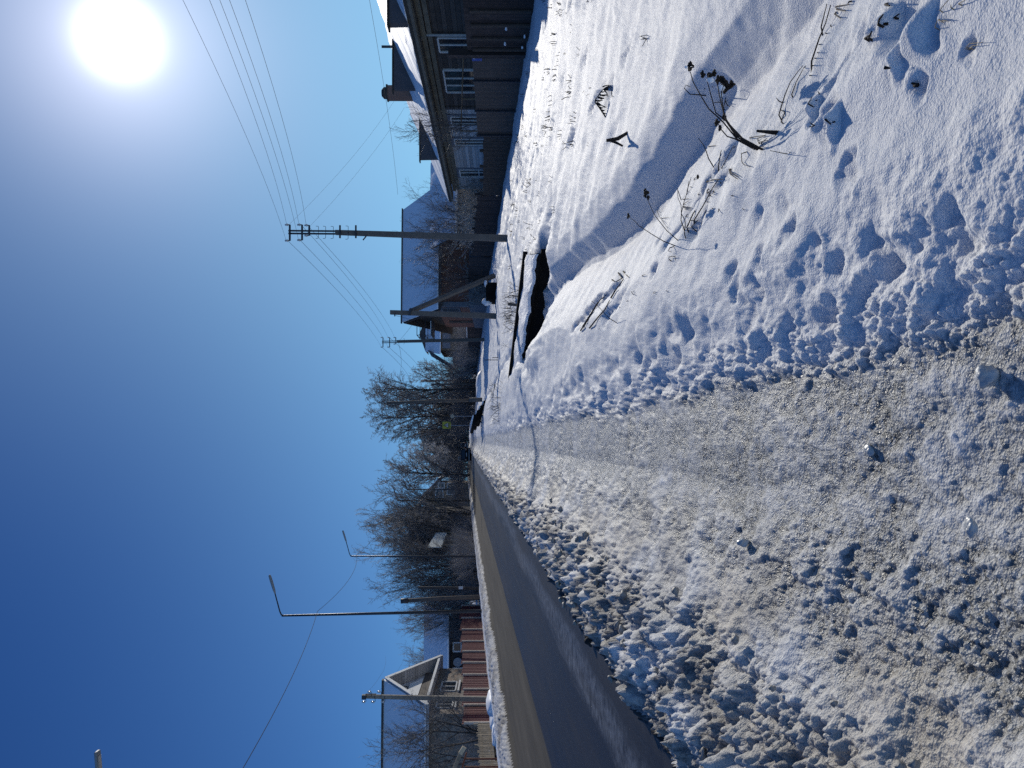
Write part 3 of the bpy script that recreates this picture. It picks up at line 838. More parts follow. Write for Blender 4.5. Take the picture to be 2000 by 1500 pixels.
def line_pole(base_uv, neck_uv, top_uv, y, label, arms, hooks, w0, w1, armw):
    """concrete post carrying a pair of steel bars with crossarms"""
    b = at(*base_uv, y); nk = at(*neck_uv, y); tp = at(*top_uv, y)
    g = Vector((b.x, b.y, gz(b.x, b.y) - 0.25))
    g = Vector((b.x, b.y, min(g.z, b.z - .1)))
    t = thing('utility_pole', (b.x, b.y, b.z), label, 'utility pole', 'concrete poles carrying the overhead line')
    rect_pole('post', t, g, nk, w0, w1, MAT['concrete'])
    hw = w1 * 0.30
    for s in (-1, 1):
        MB().bar(nk + Vector((s * hw, 0.02, -0.5)), tp + Vector((s * hw, 0.02, 0)), 0.06, 0.05).build('steel_bar', MAT['steel'], t)
    tips = []
    k = y / 1540.0
    for (v, ul, ur) in arms:
        pl = at(ul, v, y - 0.06); pr = at(ur, v, y - 0.06)
        a = MB().bar(pl, pr, 0.055, 0.065).build('crossarm', MAT['steel'], t)
        for q, s in ((pl, -1), (pr, 1)):
            mi = MB(); mi.tube([q, q + Vector((0, 0, 0.13))], 0.018, 6, 0)
            insulator(mi, q + Vector((0, 0, 0.06)), 0.13)
            mi.build('insulator', [MAT['steel'], MAT['porcelain']], a, smooth=True)
            tips.append(q + Vector((0, 0, 0.2)))
    for v, half in hooks:
        m_ = MB(); c = at(neck_uv[0] + (top_uv[0] - neck_uv[0]) * (neck_uv[1] - v) / (neck_uv[1] - top_uv[1]), v, y - 0.12)
        for s in (-1, 1):
            e = c + Vector((s * half, 0, 0)); m_.tube([c, e, e + Vector((s * 0.015, 0, 0.02)), e + Vector((s * .02, 0, 0.10))], 0.009, 5)
        m_.build('hook_pin', MAT['steel'], t)
    return t, tips


pole_big, tips1 = line_pole((1034, 988), (1046, 655), (1047, 563), 30.0, 'tall concrete pole with steel crossarms nearest on the right, standing in snow before the fence',
                            [(566, 1030, 1061), (590, 1031, 1061), (604, 1040, 1060)],
                            [(622, .22), (636, .22), (651, .22), (680, .24)], 0.25, 0.18, .5)
for v in (664, 695):
    MB().bar(at(1035, v, 29.86), at(1060, v, 29.86), 0.05, 0.06).build('bolt', MAT['steel'], pole_big)
MB().bar(at(1040, 716, 29.85), at(1031, 709, 29.85), 0.04, 0.04).build('bracket', MAT['steel'], pole_big)

pole_mid, tips3 = line_pole((837, 952), (833, 775), (832, 746), 64.0, 'slimmer concrete line pole beyond the braced pole, two short crossarms at its top',
                            [(748, 822, 841), (761, 822, 841), (773, 828, 841)], [(790, .2)], 0.27, 0.22, .4)

# braced pole
b = at(882, 968, 39); tp = at(890, 762, 39)
t = thing('utility_pole', b, 'dark thick pole with a slanting brace leaning against it', 'utility pole', 'concrete poles carrying the overhead line')
rect_pole('post', t, b - Vector((0, 0, .4)), tp, 0.27, 0.21, MAT['concrete'])
bb = at(962, 955, 40.2)
MB().bar(at(891, 800, 39.2), Vector((bb.x, bb.y, bb.z - .3)), 0.2, 0.18).build('brace', MAT['concrete'], t)
MB().bar(at(882, 771, 38.8), at(888, 771, 38.8), .05, .05).build('bracket', MAT['steel'], t)
MB().bar(at(884, 800, 38.85), at(898, 802, 38.85), .08, .1).build('clamp', MAT['steel'], t)


def plain_pole(base_uv, top_uv, y, label, r0, r1, mat, group, cap=None):
    b = at(*base_uv, y); tp = at(*top_uv, y)
    t = thing('utility_pole', b, label, 'utility pole', group)
    g = min(gz(b.x, b.y) - .3, b.z - .2)
    MB().tube([(b.x, b.y, g), b.lerp(tp, .5) + Vector((.02, 0, 0)), tp], [r0, (r0 + r1) / 2, r1], 8).build('post', mat, t, smooth=True)
    return t


t = plain_pole((719, 950), (713, 757), 62, 'tall thin dark pole beside the snow-capped logs', .13, .10, MAT['wood_pole'], 'plain poles along the right side')
MB().tube([at(719.5, 951, 61.8) - Vector((0, 0, .3)), at(719, 916, 61.8)], .17, 8).build('footing', MAT['concrete'], t, smooth=True)
plain_pole((757, 925), (756, 822), 110, 'dark pole in front of the round frosted tree', .15, .12, MAT['wood_pole'], 'plain poles along the right side')
plain_pole((750, 925), (749, 842), 95, 'shorter dark pole just left of the one by the frosted tree', .13, .10, MAT['wood_pole'], 'plain poles along the right side')
t = plain_pole((335, 936), (326, 784), 58, 'old leaning wooden pole with a flared dark head behind the maroon fence', .15, .14, MAT['wood_pole'], 'old poles by the maroon fence')
MB().tube([at(327, 797, 57.8), at(326, 783, 57.8)], .18, 8).build('pole_head', MAT['slate'], t, smooth=True)
t = plain_pole((350, 936), (352, 817), 64, 'dark straight pole with a small white tag behind the maroon fence', .12, .10, MAT['bark'], 'old poles by the maroon fence')
p = at(352, 900, 63.8); MB().box(p, (.22, .03, .34)).build('tag_plate', MAT['white'], t)

# left concrete pole with hook insulators
b = at(134, 958, 43.0); tp = at(140, 708, 43.0)
t = thing('utility_pole', b, 'pale concrete pole with five hook insulators in front of the stone house', 'utility pole')
rect_pole('post', t, b - Vector((0, 0, .4)), tp, 0.26, 0.19, MAT['concrete_lit'])
mb = MB(); mb.bar(at(144.5, 735, 42.85), at(144.5, 714, 42.85), .05, .05); mb.bar(at(139, 715, 42.85), at(139, 707, 42.85), .22, .22)
mb.build('cap', MAT['steel'], t)
ins_left = []
for (u, v, s) in ((147, 722, 1), (147, 741, 1), (131, 711, -1), (131, 729, -1), (131, 748, -1)):
    m_ = MB(); c = at(140, v + 3, 42.9); e = at(u, v + 4, 42.9)
    m_.tube([c, e, e + Vector((s * .05, 0, .03)), e + Vector((s * .05, 0, .1))], .014, 5, 0)
    insulator(m_, e + Vector((s * .05, 0, .05)), .17)
    m_.build('insulator', [MAT['steel'], MAT['porcelain']], t, smooth=True)
    ins_left.append(e + Vector((s * .05, 0, .2)))

# street lamps on the far side
LAMP_GROUP = 'street lamps along the far side of the road'


def street_lamp(bx, by, h, label, arm=True, lean=0.0, armlen=1.13, rise=.37, head=True):
    z = gz(bx, by)
    t = thing('street_lamp', (bx, by, z), label, 'street lamp', LAMP_GROUP)
    b = Vector((bx, by, z)); tp = Vector((bx + lean, by, z + h))
    MB().tube([b - Vector((0, 0, .3)), b.lerp(tp, .55), tp], [.085, .065, .045], 8).build('post', MAT['steel'], t, smooth=True)
    if arm:
        e = tp + Vector((armlen, 0, rise))
        MB().tube([tp - Vector((0, 0, .12)), tp + Vector((.04, 0, .02)), tp + Vector((.2, 0, .10)), e], [.036, .036, .032, .028], 6).build('arm', MAT['steel'], t, smooth=True)
        mb = MB(); d = (e - tp).normalized()
        mb.tube([e - d * .1, e + d * .08, e + d * .5, e + d * .78, e + d * .82], [.035, .06, .07, .06, .02], 8, 0)
        hd = mb.build('lamp_head', MAT['lamp_grey'], t, smooth=True)
    return t


street_lamp(-8.05, 38.0, 9.45, 'second street lamp along the road, tall dark post with slanting arm by the maroon fence', lean=-.2)
street_lamp(-8.7, 60.0, 9.4, 'third street lamp along the road, its arm against the fan-shaped tree', lean=.05)
for (u, v0, v1_, y, lb) in ((522, 917, 776, 100, 'thin lamp post in front of the brick gable house'), (544, 914, 794, 125, 'thin lamp post halfway to the cars along the far side'),
                           (569, 911, 818, 160, 'farthest thin lamp post beside the willow'),):
    p = at(u, v0, y); q = at(u, v1_, y)
    tt = thing('street_lamp', p, lb, 'street lamp', LAMP_GROUP)
    g = min(p.z, gz(p.x, p.y)) - .3
    MB().tube([(p.x, p.y, g), q], [.13, .10], 6).build('post', MAT['steel'], tt, smooth=True)
    MB().tube([q - Vector((0, 0, .05)), q + Vector((1.6, 0, .5))], .07, 5).build('arm', MAT['steel'], tt)

# nearest lamp: only the tip of its head reaches into the picture
hx = at(22, 193, 14.0)
t = thing('street_lamp', (hx.x - 2.6, 14.0, gz(hx.x - 2.6, 14)), 'nearest street lamp, only the grey tip of its flat lamp head in the frame', 'street lamp', LAMP_GROUP)
MB().tube([(hx.x - 2.6, 14, gz(hx.x - 2.6, 14) - .3), (hx.x - 2.6, 14, hx.z - .75)], [.10, .055], 8).build('post', MAT['steel'], t, smooth=True)
MB().tube([(hx.x - 2.6, 14, hx.z - .8), (hx.x - 2.45, 14, hx.z - .62), (hx.x - .45, 14, hx.z - .02)], .04, 6).build('arm', MAT['steel'], t, smooth=True)
mb = MB()
dv = Vector((1, 0, .12)).normalized()
c = hx + Vector((-.16, 0, 0))
mb.bar(c - dv * .32, c + dv * .26, .15, .055)
hd = mb.build('lamp_head', MAT['lamp_grey'], t, bevel=.02)
MB().bar(c - dv * .28 - Vector((0, .0, .03)), c + dv * .18 - Vector((0, 0, .03)), .10, .012).build('lens', MAT['lamp_lens'], hd)


def wire(label, a, b, sag, r=0.0065, group='overhead wires', n=18, name='overhead_wire'):
    a = Vector(a); b = Vector(b); pts = []; r = r * .8
    for i in range(n + 1):
        s = i / n; p = a.lerp(b, s); p.z -= sag * 4 * s * (1 - s); pts.append(p)
    o = MB().tube(pts, r, 4, 0, False).build(name, MAT['wire'], loc=a)
    tag(o, label, 'wire', group)
    return o


# five line wires from beyond the upper right corner to the big pole
for i, (u0, (pu, pv), w_) in enumerate(((325, (1030, 559), 'topmost'), (377, (1061, 560), 'second from the top'), (397, (1031, 583), 'middle'), (416, (1061, 584), 'fourth from the top'), (447, (1060, 598), 'lowest'))):
    e = at(pu, pv, 29.95); s_ = at(1500, u0, 13.5)
    d = s_ - e; far = e + d * 1.55
    wire('%s of the five overhead wires between sun and tall concrete pole' % w_, far, e, 0.32, 0.0065)
# on to the slimmer pole
for i, ((pu, pv), (qu, qv), w_) in enumerate((((1030, 562), (822, 745), 'outermost'), ((1031, 586), (822, 758), 'second'), ((1061, 588), (841, 758), 'third'), ((1058, 602), (841, 771), 'innermost'))):
    wire('%s of the four wires from the tall concrete pole down to the slimmer pole' % w_, at(pu, pv, 30.05), at(qu, qv, 63.9), 0.35, 0.009)
for i, ((pu, pv), (qu, qv), w_) in enumerate((((822, 746), (745, 806), 'upper'), ((822, 759), (742, 826), 'middle'), ((841, 760), (747, 842), 'lower'))):
    wire('%s wire from the slimmer pole toward the birches' % w_, at(pu, pv, 64.1), at(qu, qv, 108), 0.5, 0.014)
wire('long thin service wire from the tall pole crossbar to the brown house', at(1060, 563, 29.9), at(1303, 770, 33.5), 0.25, 0.005)
wire('shorter service wire from the tall pole to the grey house wall', at(1060, 607, 29.9), at(1290, 790, 34.0), 0.2, 0.005)
wire('single wire hanging above the brown house roof', at(1520, 718, 27), at(1120, 777, 46), 0.10, 0.009)
wire('service wire from the braced pole to the brick house gable', at(884, 771, 38.8), at(868, 823, 60), 0.15, 0.010)
wire('drooping wire between the slimmer pole and the birch crown', at(832, 778, 63.9), at(760, 778, 100), 0.3, 0.016)
wire('thin wire from the slimmer pole to the brick house balcony', at(834, 779, 63.9), at(866, 805, 62), 0.05, 0.010)
# cable from lamp to lamp
l0 = Vector((hx.x - 2.6, 14, hx.z - 1.0)); l1 = at(306, 620, 38.0); l2 = at(415, 690, 60.0)
wire('lamp cable sagging from the nearest lamp to the second lamp', l0, l1, 0.35, 0.012, 'lamp cables')
wire('lamp cable sagging between the second and the third lamp', l1, l2 - Vector((0, 0, .25)), 0.55, 0.013, 'lamp cables')
wire('lamp cable running on from the third lamp', l2 - Vector((0, 0, .25)), at(522, 778, 100), 0.6, 0.014, 'lamp cables')
for i, (u, v, w_) in enumerate(((200, 782, 'upper'), (205, 800, 'lower'))):
    wire('%s thin wire from the pale left pole toward the long blue roof' % w_, ins_left[i], at(u + 20, v - 30 + 20 * i, 80), 0.4, 0.006)


# ================================================================== BUILDINGS
def wall_quad(name, mat, parent, pts, thick):
    """wall slab: polygon extruded by a small thickness vector"""
    return MB().prism(pts, thick).build(name, mat, parent)


def window_x(parent, x, y0, y1, z0, z1, mull=(0.5,), side=-1, frame=None, w=0.06, name='window', trim=None, cross=()):
    """window in a wall of constant x, looking toward side*x"""
    fr = frame or MAT['white']
    mb = MB(); s = side
    X = x + s * 0.03
    for (a, b) in (((X, y0, z0), (X, y0, z1)), ((X, y1, z0), (X, y1, z1))):
        mb.bar(a, b, w, 0.09, up=(1, 0, 0))
    for z in (z0, z1):
        mb.bar((X, y0 + w * .5, z), (X, y1 - w * .5, z), 0.088, w)
    for m_ in mull:
        yy = y0 + (y1 - y0) * m_
        mb.bar((X, yy, z0 + w * .5), (X, yy, z1 - w * .5), w * .8, 0.07, up=(1, 0, 0))
    for m_ in cross:
        zz = z0 + (z1 - z0) * m_
        mb.bar((X - s * .005, y0 + w * .5, zz), (X - s * .005, y1 - w * .5, zz), 0.06, w * .7)
    f = mb.build(name, fr, parent)
    g = MB().box((x + s * .012, (y0 + y1) / 2, (z0 + z1) / 2), (.012, y1 - y0 - w, z1 - z0 - w)).build('pane', MAT['glass'], f)
    if trim:
        t = MB()
        t.bar((x + s * .02, y0 - .12, z0 - .1), (x + s * .02, y0 - .12, z1 + .12), .16, .04, up=(1, 0, 0))
        t.bar((x + s * .02, y1 + .12, z0 - .1), (x + s * .02, y1 + .12, z1 + .12), .16, .04, up=(1, 0, 0))
        t.bar((x + s * .022, y0 - .2, z1 + .12), (x + s * .022, y1 + .2, z1 + .12), .04, .2)
        t.build('trim', trim, f)
    return f


# ---------------------------------------------------------------- brown and grey log house on the right
HX = 14.0; HZ0 = -0.2
house = thing('log_house', (HX + 2, 30, HZ0), 'long low house of dark brown boards and grey siding under a sunlit ribbed snow roof', 'house')
ez = 4.2; sl_ = 0.43; rx = 18.4; y0h, y1h = 15.0, 43.6
rz_ = ez + sl_ * (rx - 13.4)
MB().box((HX + .1, (15.6 + 32.3) / 2, (HZ0 + 3.95) / 2), (.2, 32.3 - 15.6, 3.95 - HZ0)).build('brown_wall', MAT['brown'], house)
MB().box((HX + .1, (32.3 + 42.9) / 2 + .002, (HZ0 + 3.95) / 2), (.2, 42.9 - 32.3, 3.95 - HZ0)).build('grey_wall', MAT['grey'], house)
mb = MB(); mb.prism([(HX + .2, 42.7, HZ0), (22.6, 42.7, HZ0), (22.6, 42.7, 4.1), (rx, 42.7, rz_ - .2), (HX + .2, 42.7, 4.1)], (0, .2, 0)); mb.build('end_wall', MAT['brown_v'], house)
mb = MB(); mb.box((HX - .02, 32.3, 1.9), (.1, .22, 4.0)); mb.build('corner_board', MAT['brown'], house)
mb = MB(); mb.box((HX - .02, 42.85, 1.9), (.1, .2, 4.0)); mb.build('corner_board', MAT['grey'], house)
# roof with snow, both slopes
mb = MB()
mb.prism([(13.4, y0h, ez), (rx, y0h, rz_), (rx, y0h, rz_ - .12), (13.4, y0h, ez - .12)], (0, y1h - y0h, 0))
mb.prism([(rx, y0h, rz_), (23.4, y0h, ez), (23.4, y0h, ez - .12), (rx, y0h, rz_ - .12)], (0, y1h - y0h, 0))
roof = mb.build('roof', MAT['fascia'], house)
rnd = random.Random(5)
mb = MB(); nY = 70; nS = 16
vv = []
for i in range(nY + 1):
    y = y0h + (y1h - y0h) * i / nY
    for j in range(nS + 1):
        s = j / nS; x = 13.38 + (rx + .05 - 13.38) * s
        th = .055 + .03 * math.sin(y * 2.1 + s * 3) + .02 * math.sin(y * 5.3 + s * 9)
        if j == 0: th *= .35 + .4 * (math.sin(y * 1.7) * .5 + .5)
        vv.append((x, y, ez + sl_ * (x - 13.4) + th))
n0 = len(mb.v); mb.v += vv
for i in range(nY):
    for j in range(nS):
        a = n0 + i * (nS + 1) + j; mb.f.append((a, a + 1, a + nS + 2, a + nS + 1)); mb.m.append(0)
for i in range(nY):   # hanging edge along the eave
    a = n0 + i * (nS + 1); p = mb.v[a]; q = mb.v[a + nS + 1]
    mb.poly([q, p, (p[0] + .01, p[1], ez - .002), (q[0] + .01, q[1], ez - .002)])
mb.build('roof_snow', MAT['roof_ribs'], roof, smooth=True)
# stepped eave boards under the roof
mb = MB()
mb.box((13.42, (y0h + y1h) / 2, ez - .17), (.05, y1h - y0h, .10))
mb.box((13.62, (y0h + 43.2) / 2, ez - .23), (.34, 43.2 - y0h, .04)); mb.build('fascia', MAT['soffit'], house)
mb = MB(); mb.box((13.87, (y0h + 43.0) / 2, ez - .34), (.10, 43.0 - y0h, .16)); mb.box((13.93, (y0h + 43.0) / 2, ez - .53), (.04, 43.0 - y0h, .16)); mb.build('frieze', MAT['soffit'], house)
# dormers: dark sheet wedges standing on the front slope
for (yc, xf, zt, L_) in ((32.5, 14.85, 5.80, .16), (37.4, 13.62, 5.17, .16), (24.3, 13.3, 4.78, .3)):
    xb = 13.4 + (zt - .06 - ez) / sl_
    zf = ez + sl_ * (xf - 13.4) + .03
    d = MB().prism([(xf, yc, zf), (xb, yc, zt), (xf - .02, yc, zt)], (0, L_, 0)).build('dormer', MAT['dormer'], house)
    MB().bar((xf - .14, yc + L_ / 2, zt + .03), (xb + .05, yc + L_ / 2, zt + .05), L_ + .14, .05).build('dormer_roof', MAT['fascia'], d)
# chimney
ch = MB().box((16.35, 36.2, 5.95), (.54, .54, 1.25)).build('chimney', MAT['brick_chim'], house)
mb = MB(); mb.box((16.35, 36.2, 6.615), (.60, .60, .08)); mb.tube([(16.35, 36.2, 6.64), (16.35, 36.2, 6.78), (16.35, 36.2, 6.88)], [.27, .27, .16], 12)
mb.build('chimney_cap', MAT['fascia'], ch)
MB().tube([(18.0, 35.0, 6.1), (18.0, 35.0, 6.72)], .06, 8).build('vent_pipe', MAT['steel'], house)
# windows
window_x(house, HX, 26.5, 27.5, 2.30, 3.42, (0.5,))
window_x(house, HX, 28.9, 30.8, 2.2, 3.41, (0.36, 0.68))
window_x(house, HX, 33.2, 34.0, 1.9, 3.42, (0.5,), trim=MAT['bluegrey'], w=.07)
window_x(house, HX, 35.75, 36.5, 1.9, 3.42, (0.5,), trim=MAT['bluegrey'], w=.07)
window_x(house, HX, 39.9, 41.0, 1.9, 3.42, (0.4,), trim=MAT['bluegrey'], w=.07, cross=(.35,))
MB().tube([(13.9, 26.2, .2), (13.9, 26.2, 3.9), (13.5, 26.2, 4.05)], .05, 8).build('downpipe', MAT['galv'], house)
MB().tube([(13.88, 42.6, .2), (13.88, 42.6, 3.5)], .045, 8).build('downpipe', MAT['galv'], house)

# ---------------------------------------------------------------- red brick house
bh = thing('brick_house', at(900, 905, 58), 'red brick house with a tall dark gable facing the road and blue-shaded snow roof', 'house')
bx0, bx1 = 10.1, 18.7; by0, by1 = 58.2, 70.0; ym = 64.1; bez = 6.28; brz = 9.35; gz0 = 1.6
MB().box(((bx0 + bx1) / 2, (by0 + by1) / 2, (gz0 + 3.75) / 2), (bx1 - bx0 + .12, by1 - by0 + .12, 3.75 - gz0)).build('plinth', MAT['plinth'], bh)
mb = MB()
mb.box(((bx0 + bx1) / 2, by0 + .15, (3.75 + bez) / 2), (bx1 - bx0, .3, bez - 3.75))
mb.box(((bx0 + bx1) / 2, by1 - .15, (3.75 + bez) / 2), (bx1 - bx0, .3, bez - 3.75))
mb.box((bx0 + .15, ym, (3.75 + bez) / 2), (.3, by1 - by0 - .61, bez - 3.75)); mb.box((bx1 - .15, ym, (3.75 + bez) / 2), (.3, by1 - by0 - .61, bez - 3.75))
mb.build('wall', MAT['brick_red'], bh)
for xg in (bx0 + .05, bx1 - .25):
    MB().prism([(xg, by0, bez), (xg, by1, bez), (xg, ym, brz - .15)], (.2, 0, 0)).build('gable', MAT['wood_dark'], bh)
MB().box((bx0 + .0, by0 + .0, (3.75 + bez) / 2), (.34, .34, bez - 3.74)).build('quoin', MAT['plinth'], bh)
rs = (brz - bez) / (ym - by0)
eo = .7; ox0 = bx0 - .55; ox1 = bx1 + .4
mb = MB()
for s in (-1, 1):
    ye = ym + s * (ym - by0 + eo); ze = bez - rs * eo
    mb.prism([(ox0, ye, ze), (ox0, ym, brz), (ox0, ym, brz - .16), (ox0, ye, ze - .16)], (ox1 - ox0, 0, 0))
rf = mb.build('roof', MAT['wood_dark'], bh)
mb = MB()
for s in (-1, 1):
    ye = ym + s * (ym - by0 + eo - .03); ze = bez - rs * (eo - .03)
    mb.prism([(ox0 + .1, ye, ze + .03), (ox0 + .1, ym, brz + .03), (ox0 + .1, ym, brz + .16), (ox0 + .1, ye, ze + .13)], (ox1 - ox0 - .2, 0, 0))
mb.build('roof_snow', MAT['roof_snow'], rf)
MB().bar((ox0, ym, brz + .17), (ox1, ym, brz + .17), .34, .10).build('dark_ridge_strip', MAT['slate'], rf)
window_x(bh, bx0, 59.7, 61.7, 4.55, 5.9, (0.33, .66), frame=MAT['plinth'], w=.1, trim=MAT['plinth'])
window_x(bh, bx0, 63.0, 63.7, 4.6, 5.95, (), frame=MAT['plinth'], w=.1)
d = MB().box((bx0 - .03, 66.6, 4.75), (.06, 1.1, 2.0)).build('door', MAT['brown_v'], bh)
MB().box((bx0 - .07, 66.6, 5.1), (.03, .5, .7)).build('door_pane', MAT['glass'], d)
# balcony on the gable
mb = MB(); mb.box((bx0 - .75, 66.5, 7.15), (1.3, 2.6, .08)); bal = mb.build('balcony', MAT['steel'], bh)
mb = MB()
for yy in (65.3, 66.5, 67.7):
    mb.bar((bx0 - 1.35, yy, 7.2), (bx0 - 1.35, yy, 8.4), .05)
for zz in (7.7, 8.38):
    mb.bar((bx0 - 1.35, 65.3, zz), (bx0 - 1.35, 67.7, zz), .05)
    for yy in (65.3, 67.7): mb.bar((bx0 - 1.35, yy, zz), (bx0 - .02, yy, zz), .05)
mb.build('railing', MAT['steel'], bal)
MB().box((bx0 - .75, 66.5, 7.23), (1.2, 2.4, .07)).build('balcony_snow', MAT['snow'], bal)
# lean-to
lt = thing('lean_to_shed', (16.4, 52, 1.5), 'low dark shed with a drooping blue-shaded snow roof beside the brick house', 'shed')
mb = MB(); mb.box((16.4, 53.9, 2.85), (4.6, 4.2, 3.1)); mb.build('wall', MAT['wood_dark'], lt)
MB().prism([(13.6, 51.4, 4.22), (13.6, 55.4, 6.26), (13.6, 55.4, 6.14), (13.6, 51.4, 4.10)], (6.2, 0, 0)).build('roof', MAT['slate'], lt)
mb = MB()
nx_, ny_ = 24, 12; n0 = 0
for i in range(nx_ + 1):
    for j in range(ny_ + 1):
        x = 13.55 + 6.3 * i / nx_; y = 51.35 + 4.0 * j / ny_
        mb.v.append((x, y, 4.22 + (y - 51.4) * .51 + .16 + .015 * math.sin(x * 1.3 + j * .3) + .01 * math.sin(y * 2 + i)))
for i in range(nx_):
    for j in range(ny_):
        a = i * (ny_ + 1) + j; mb.f.append((a, a + ny_ + 1, a + ny_ + 2, a + 1)); mb.m.append(0)
for i in range(nx_):
    p = mb.v[i * (ny_ + 1)]; q = mb.v[(i + 1) * (ny_ + 1)]
    mb.poly([p, (p[0], p[1] + .04, 4.22), (q[0], q[1] + .04, 4.22), q])
mb.build('roof_snow', MAT['roof_snow'], lt, smooth=True)

# ---------------------------------------------------------------- small house with hipped roof
sh = thing('ochre_house', at(835, 920, 94), 'small ochre timber house with hipped snow roof behind the slim concrete pole', 'house')
p0 = at(861, 859, 92); p1 = at(813, 859, 92)
x0_, x1_ = p1.x, p0.x + .6; zz = p0.z
MB().box(((x0_ + x1_) / 2, 96.5, zz - 1.9), (x1_ - x0_ - .5, 8, 4.0)).build('wall', MAT['wood_mid'], sh)
za = at(844, 821, 96.5).z; z2 = at(830, 833, 96.5).z
xl = at(781, 868, 97).x
mb = MB()
mb.poly([(x0_ - .3, 92, zz), (x1_, 92, zz), (x1_, 95.2, z2), (x0_ + .4, 95.2, z2)])
mb.poly([(x0_ - .3, 92, zz - .12), (x0_ + .4, 95.2, z2 - .12), (x1_, 95.2, z2 - .12), (x1_, 92, zz - .12)])
mb.poly([(x0_ - .3, 92, zz - .12), (x1_, 92, zz - .12), (x1_, 92, zz), (x0_ - .3, 92, zz)])
mb.build('roof_snow', MAT['roof_snow'], sh)
mb = MB(); xa = at(844, 821, 96.5).x
mb.prism([(x0_ + .4, 95.25, z2), (xa + 2.2, 95.25, z2), (xa, 95.25, za)], (0, 4, 0)); mb.build('attic_gable', MAT['slate'], sh)
mb = MB(); mb.prism([(x0_ + .3, 93.0, z2 - .5), (x0_ + .3, 100, z2 - .3), (xl, 100, zz - 1.3), (xl, 93.4, zz - 1.3)], (0, 0, -.15)); mb.build('roof', MAT['slate'], sh)
MB().box(((xl + x0_) / 2 + .3, 96.5, zz - 3.0), (x0_ - xl - .2, 6, 3.2)).build('annex_wall', MAT['barn'], sh)
mb = MB()
for xx in (x0_ + .8, x0_ + 1.9):
    mb.box((xx, 92.46, zz - .75), (.7, .08, .95))
mb.build('window', MAT['bluegrey'], sh)

# ---------------------------------------------------------------- stone house on the left
sx = -16.6
gh = thing('stone_house', (sx - 3, 54, 1.9), 'rubble stone house with white-trimmed gable facing the road and dark blue snow roof', 'house')
sy0, sy1 = 49.3, 58.9; sym = 54.1; sez = 6.15; srz = 9.05; sg = 1.2; sxl = -31.0
mb = MB()
mb.box((sx - .2, sym, (sg + 5.85) / 2), (.4, sy1 - sy0, 5.85 - sg))
mb.box(((sx - .4 + sxl) / 2, sy0 + .2, (sg + 5.85) / 2), (sx - .4 - sxl, .4, 5.85 - sg))
mb.box(((sx - .4 + sxl) / 2, sy1 - .2, (sg + 5.85) / 2), (sx - .4 - sxl, .4, 5.85 - sg))
mb.build('wall', MAT['stone'], gh)
ss = (srz - sez) / (sym - sy0); eo = .65
gx_ = sx + .75
mb = MB()
for s in (-1, 1):
    ye = sym + s * (sym - sy0 + eo); ze = sez - ss * eo
    mb.prism([(gx_, ye, ze), (gx_, sym, srz), (gx_, sym, srz - .14), (gx_, ye, ze - .14)], (sxl - gx_, 0, 0))
rf = mb.build('roof', MAT['grey'], gh)
mb = MB()
for s in (-1, 1):
    ye = sym + s * (sym - sy0 + eo - .05); ze = sez - ss * (eo - .05)
    mb.prism([(gx_ - .12, ye, ze + .02), (gx_ - .12, sym, srz + .02), (gx_ - .12, sym, srz + .15), (gx_ - .12, ye, ze + .10)], (sxl - gx_, 0, 0))
mb.build('roof_snow', MAT['roof_snow'], rf)
MB().bar((gx_ - .1, sym, srz + .17), (sxl, sym, srz + .17), .4, .12).build('dark_ridge_strip', MAT['slate'], rf)  # dark strip stands in for the shadow along the ridge
for s in (-1, 1):
    ye = sym + s * (sym - sy0 + eo); ze = sez - ss * eo
    MB().bar((gx_ + .03, ye, ze - .05), (gx_ + .03, sym, srz - .05), .05, .26).build('bargeboard', MAT['white'], rf)
MB().prism([(sx - .25, sy0 + .1, 5.86), (sx - .25, sy1 - .1, 5.86), (sx - .25, sym, srz - .2)], (.2, 0, 0)).build('gable', MAT['grey'], gh)
cr = MB(); cr.box((sx + .35, sym, 5.86), (.8, sy1 - sy0 + 1.1, .16)); cr.build('cornice', MAT['white'], gh)
MB().box((sx + .02, sym, 6.35), (.08, 7.2, .7)).build('gable_base', MAT['brown'], gh)
MB().prism([(sx + .04, sym - 2.3, 6.72), (sx + .04, sym + 2.3, 6.72), (sx + .04, sym + 1.0, 7.5), (sx + .04, sym - 1.0, 7.5)], (.05, 0, 0)).build('gable_panel', MAT['white'], gh)
aw = window_x(gh, sx - .03, sym - 1.0, sym + .75, 7.45, 8.4, (.5,), side=1, w=.05)
mb = MB(); c = (sx + .02, sym - .12, 7.92)
for a in (.7, 2.44):
    mb.bar((c[0], c[1] - math.cos(a) * .8, c[2] - math.sin(a) * .5), (c[0], c[1] + math.cos(a) * .8, c[2] + math.sin(a) * .5), .035, .03)
mb.build('glazing_bar', MAT['white'], aw)
window_x(gh, sx, 53.6, 55.6, 4.35, 5.35, (.5,), side=1, w=.09)
window_x(gh, sx, 50.3, 51.6, 4.35, 5.35, (.5,), side=1, w=.09)
for yy, w_ in ((54.6, 2.3), (50.95, 1.6)):
    MB().box((sx + .06, yy, 4.15), (.14, w_, .12)).build('sill', MAT['white'], gh)

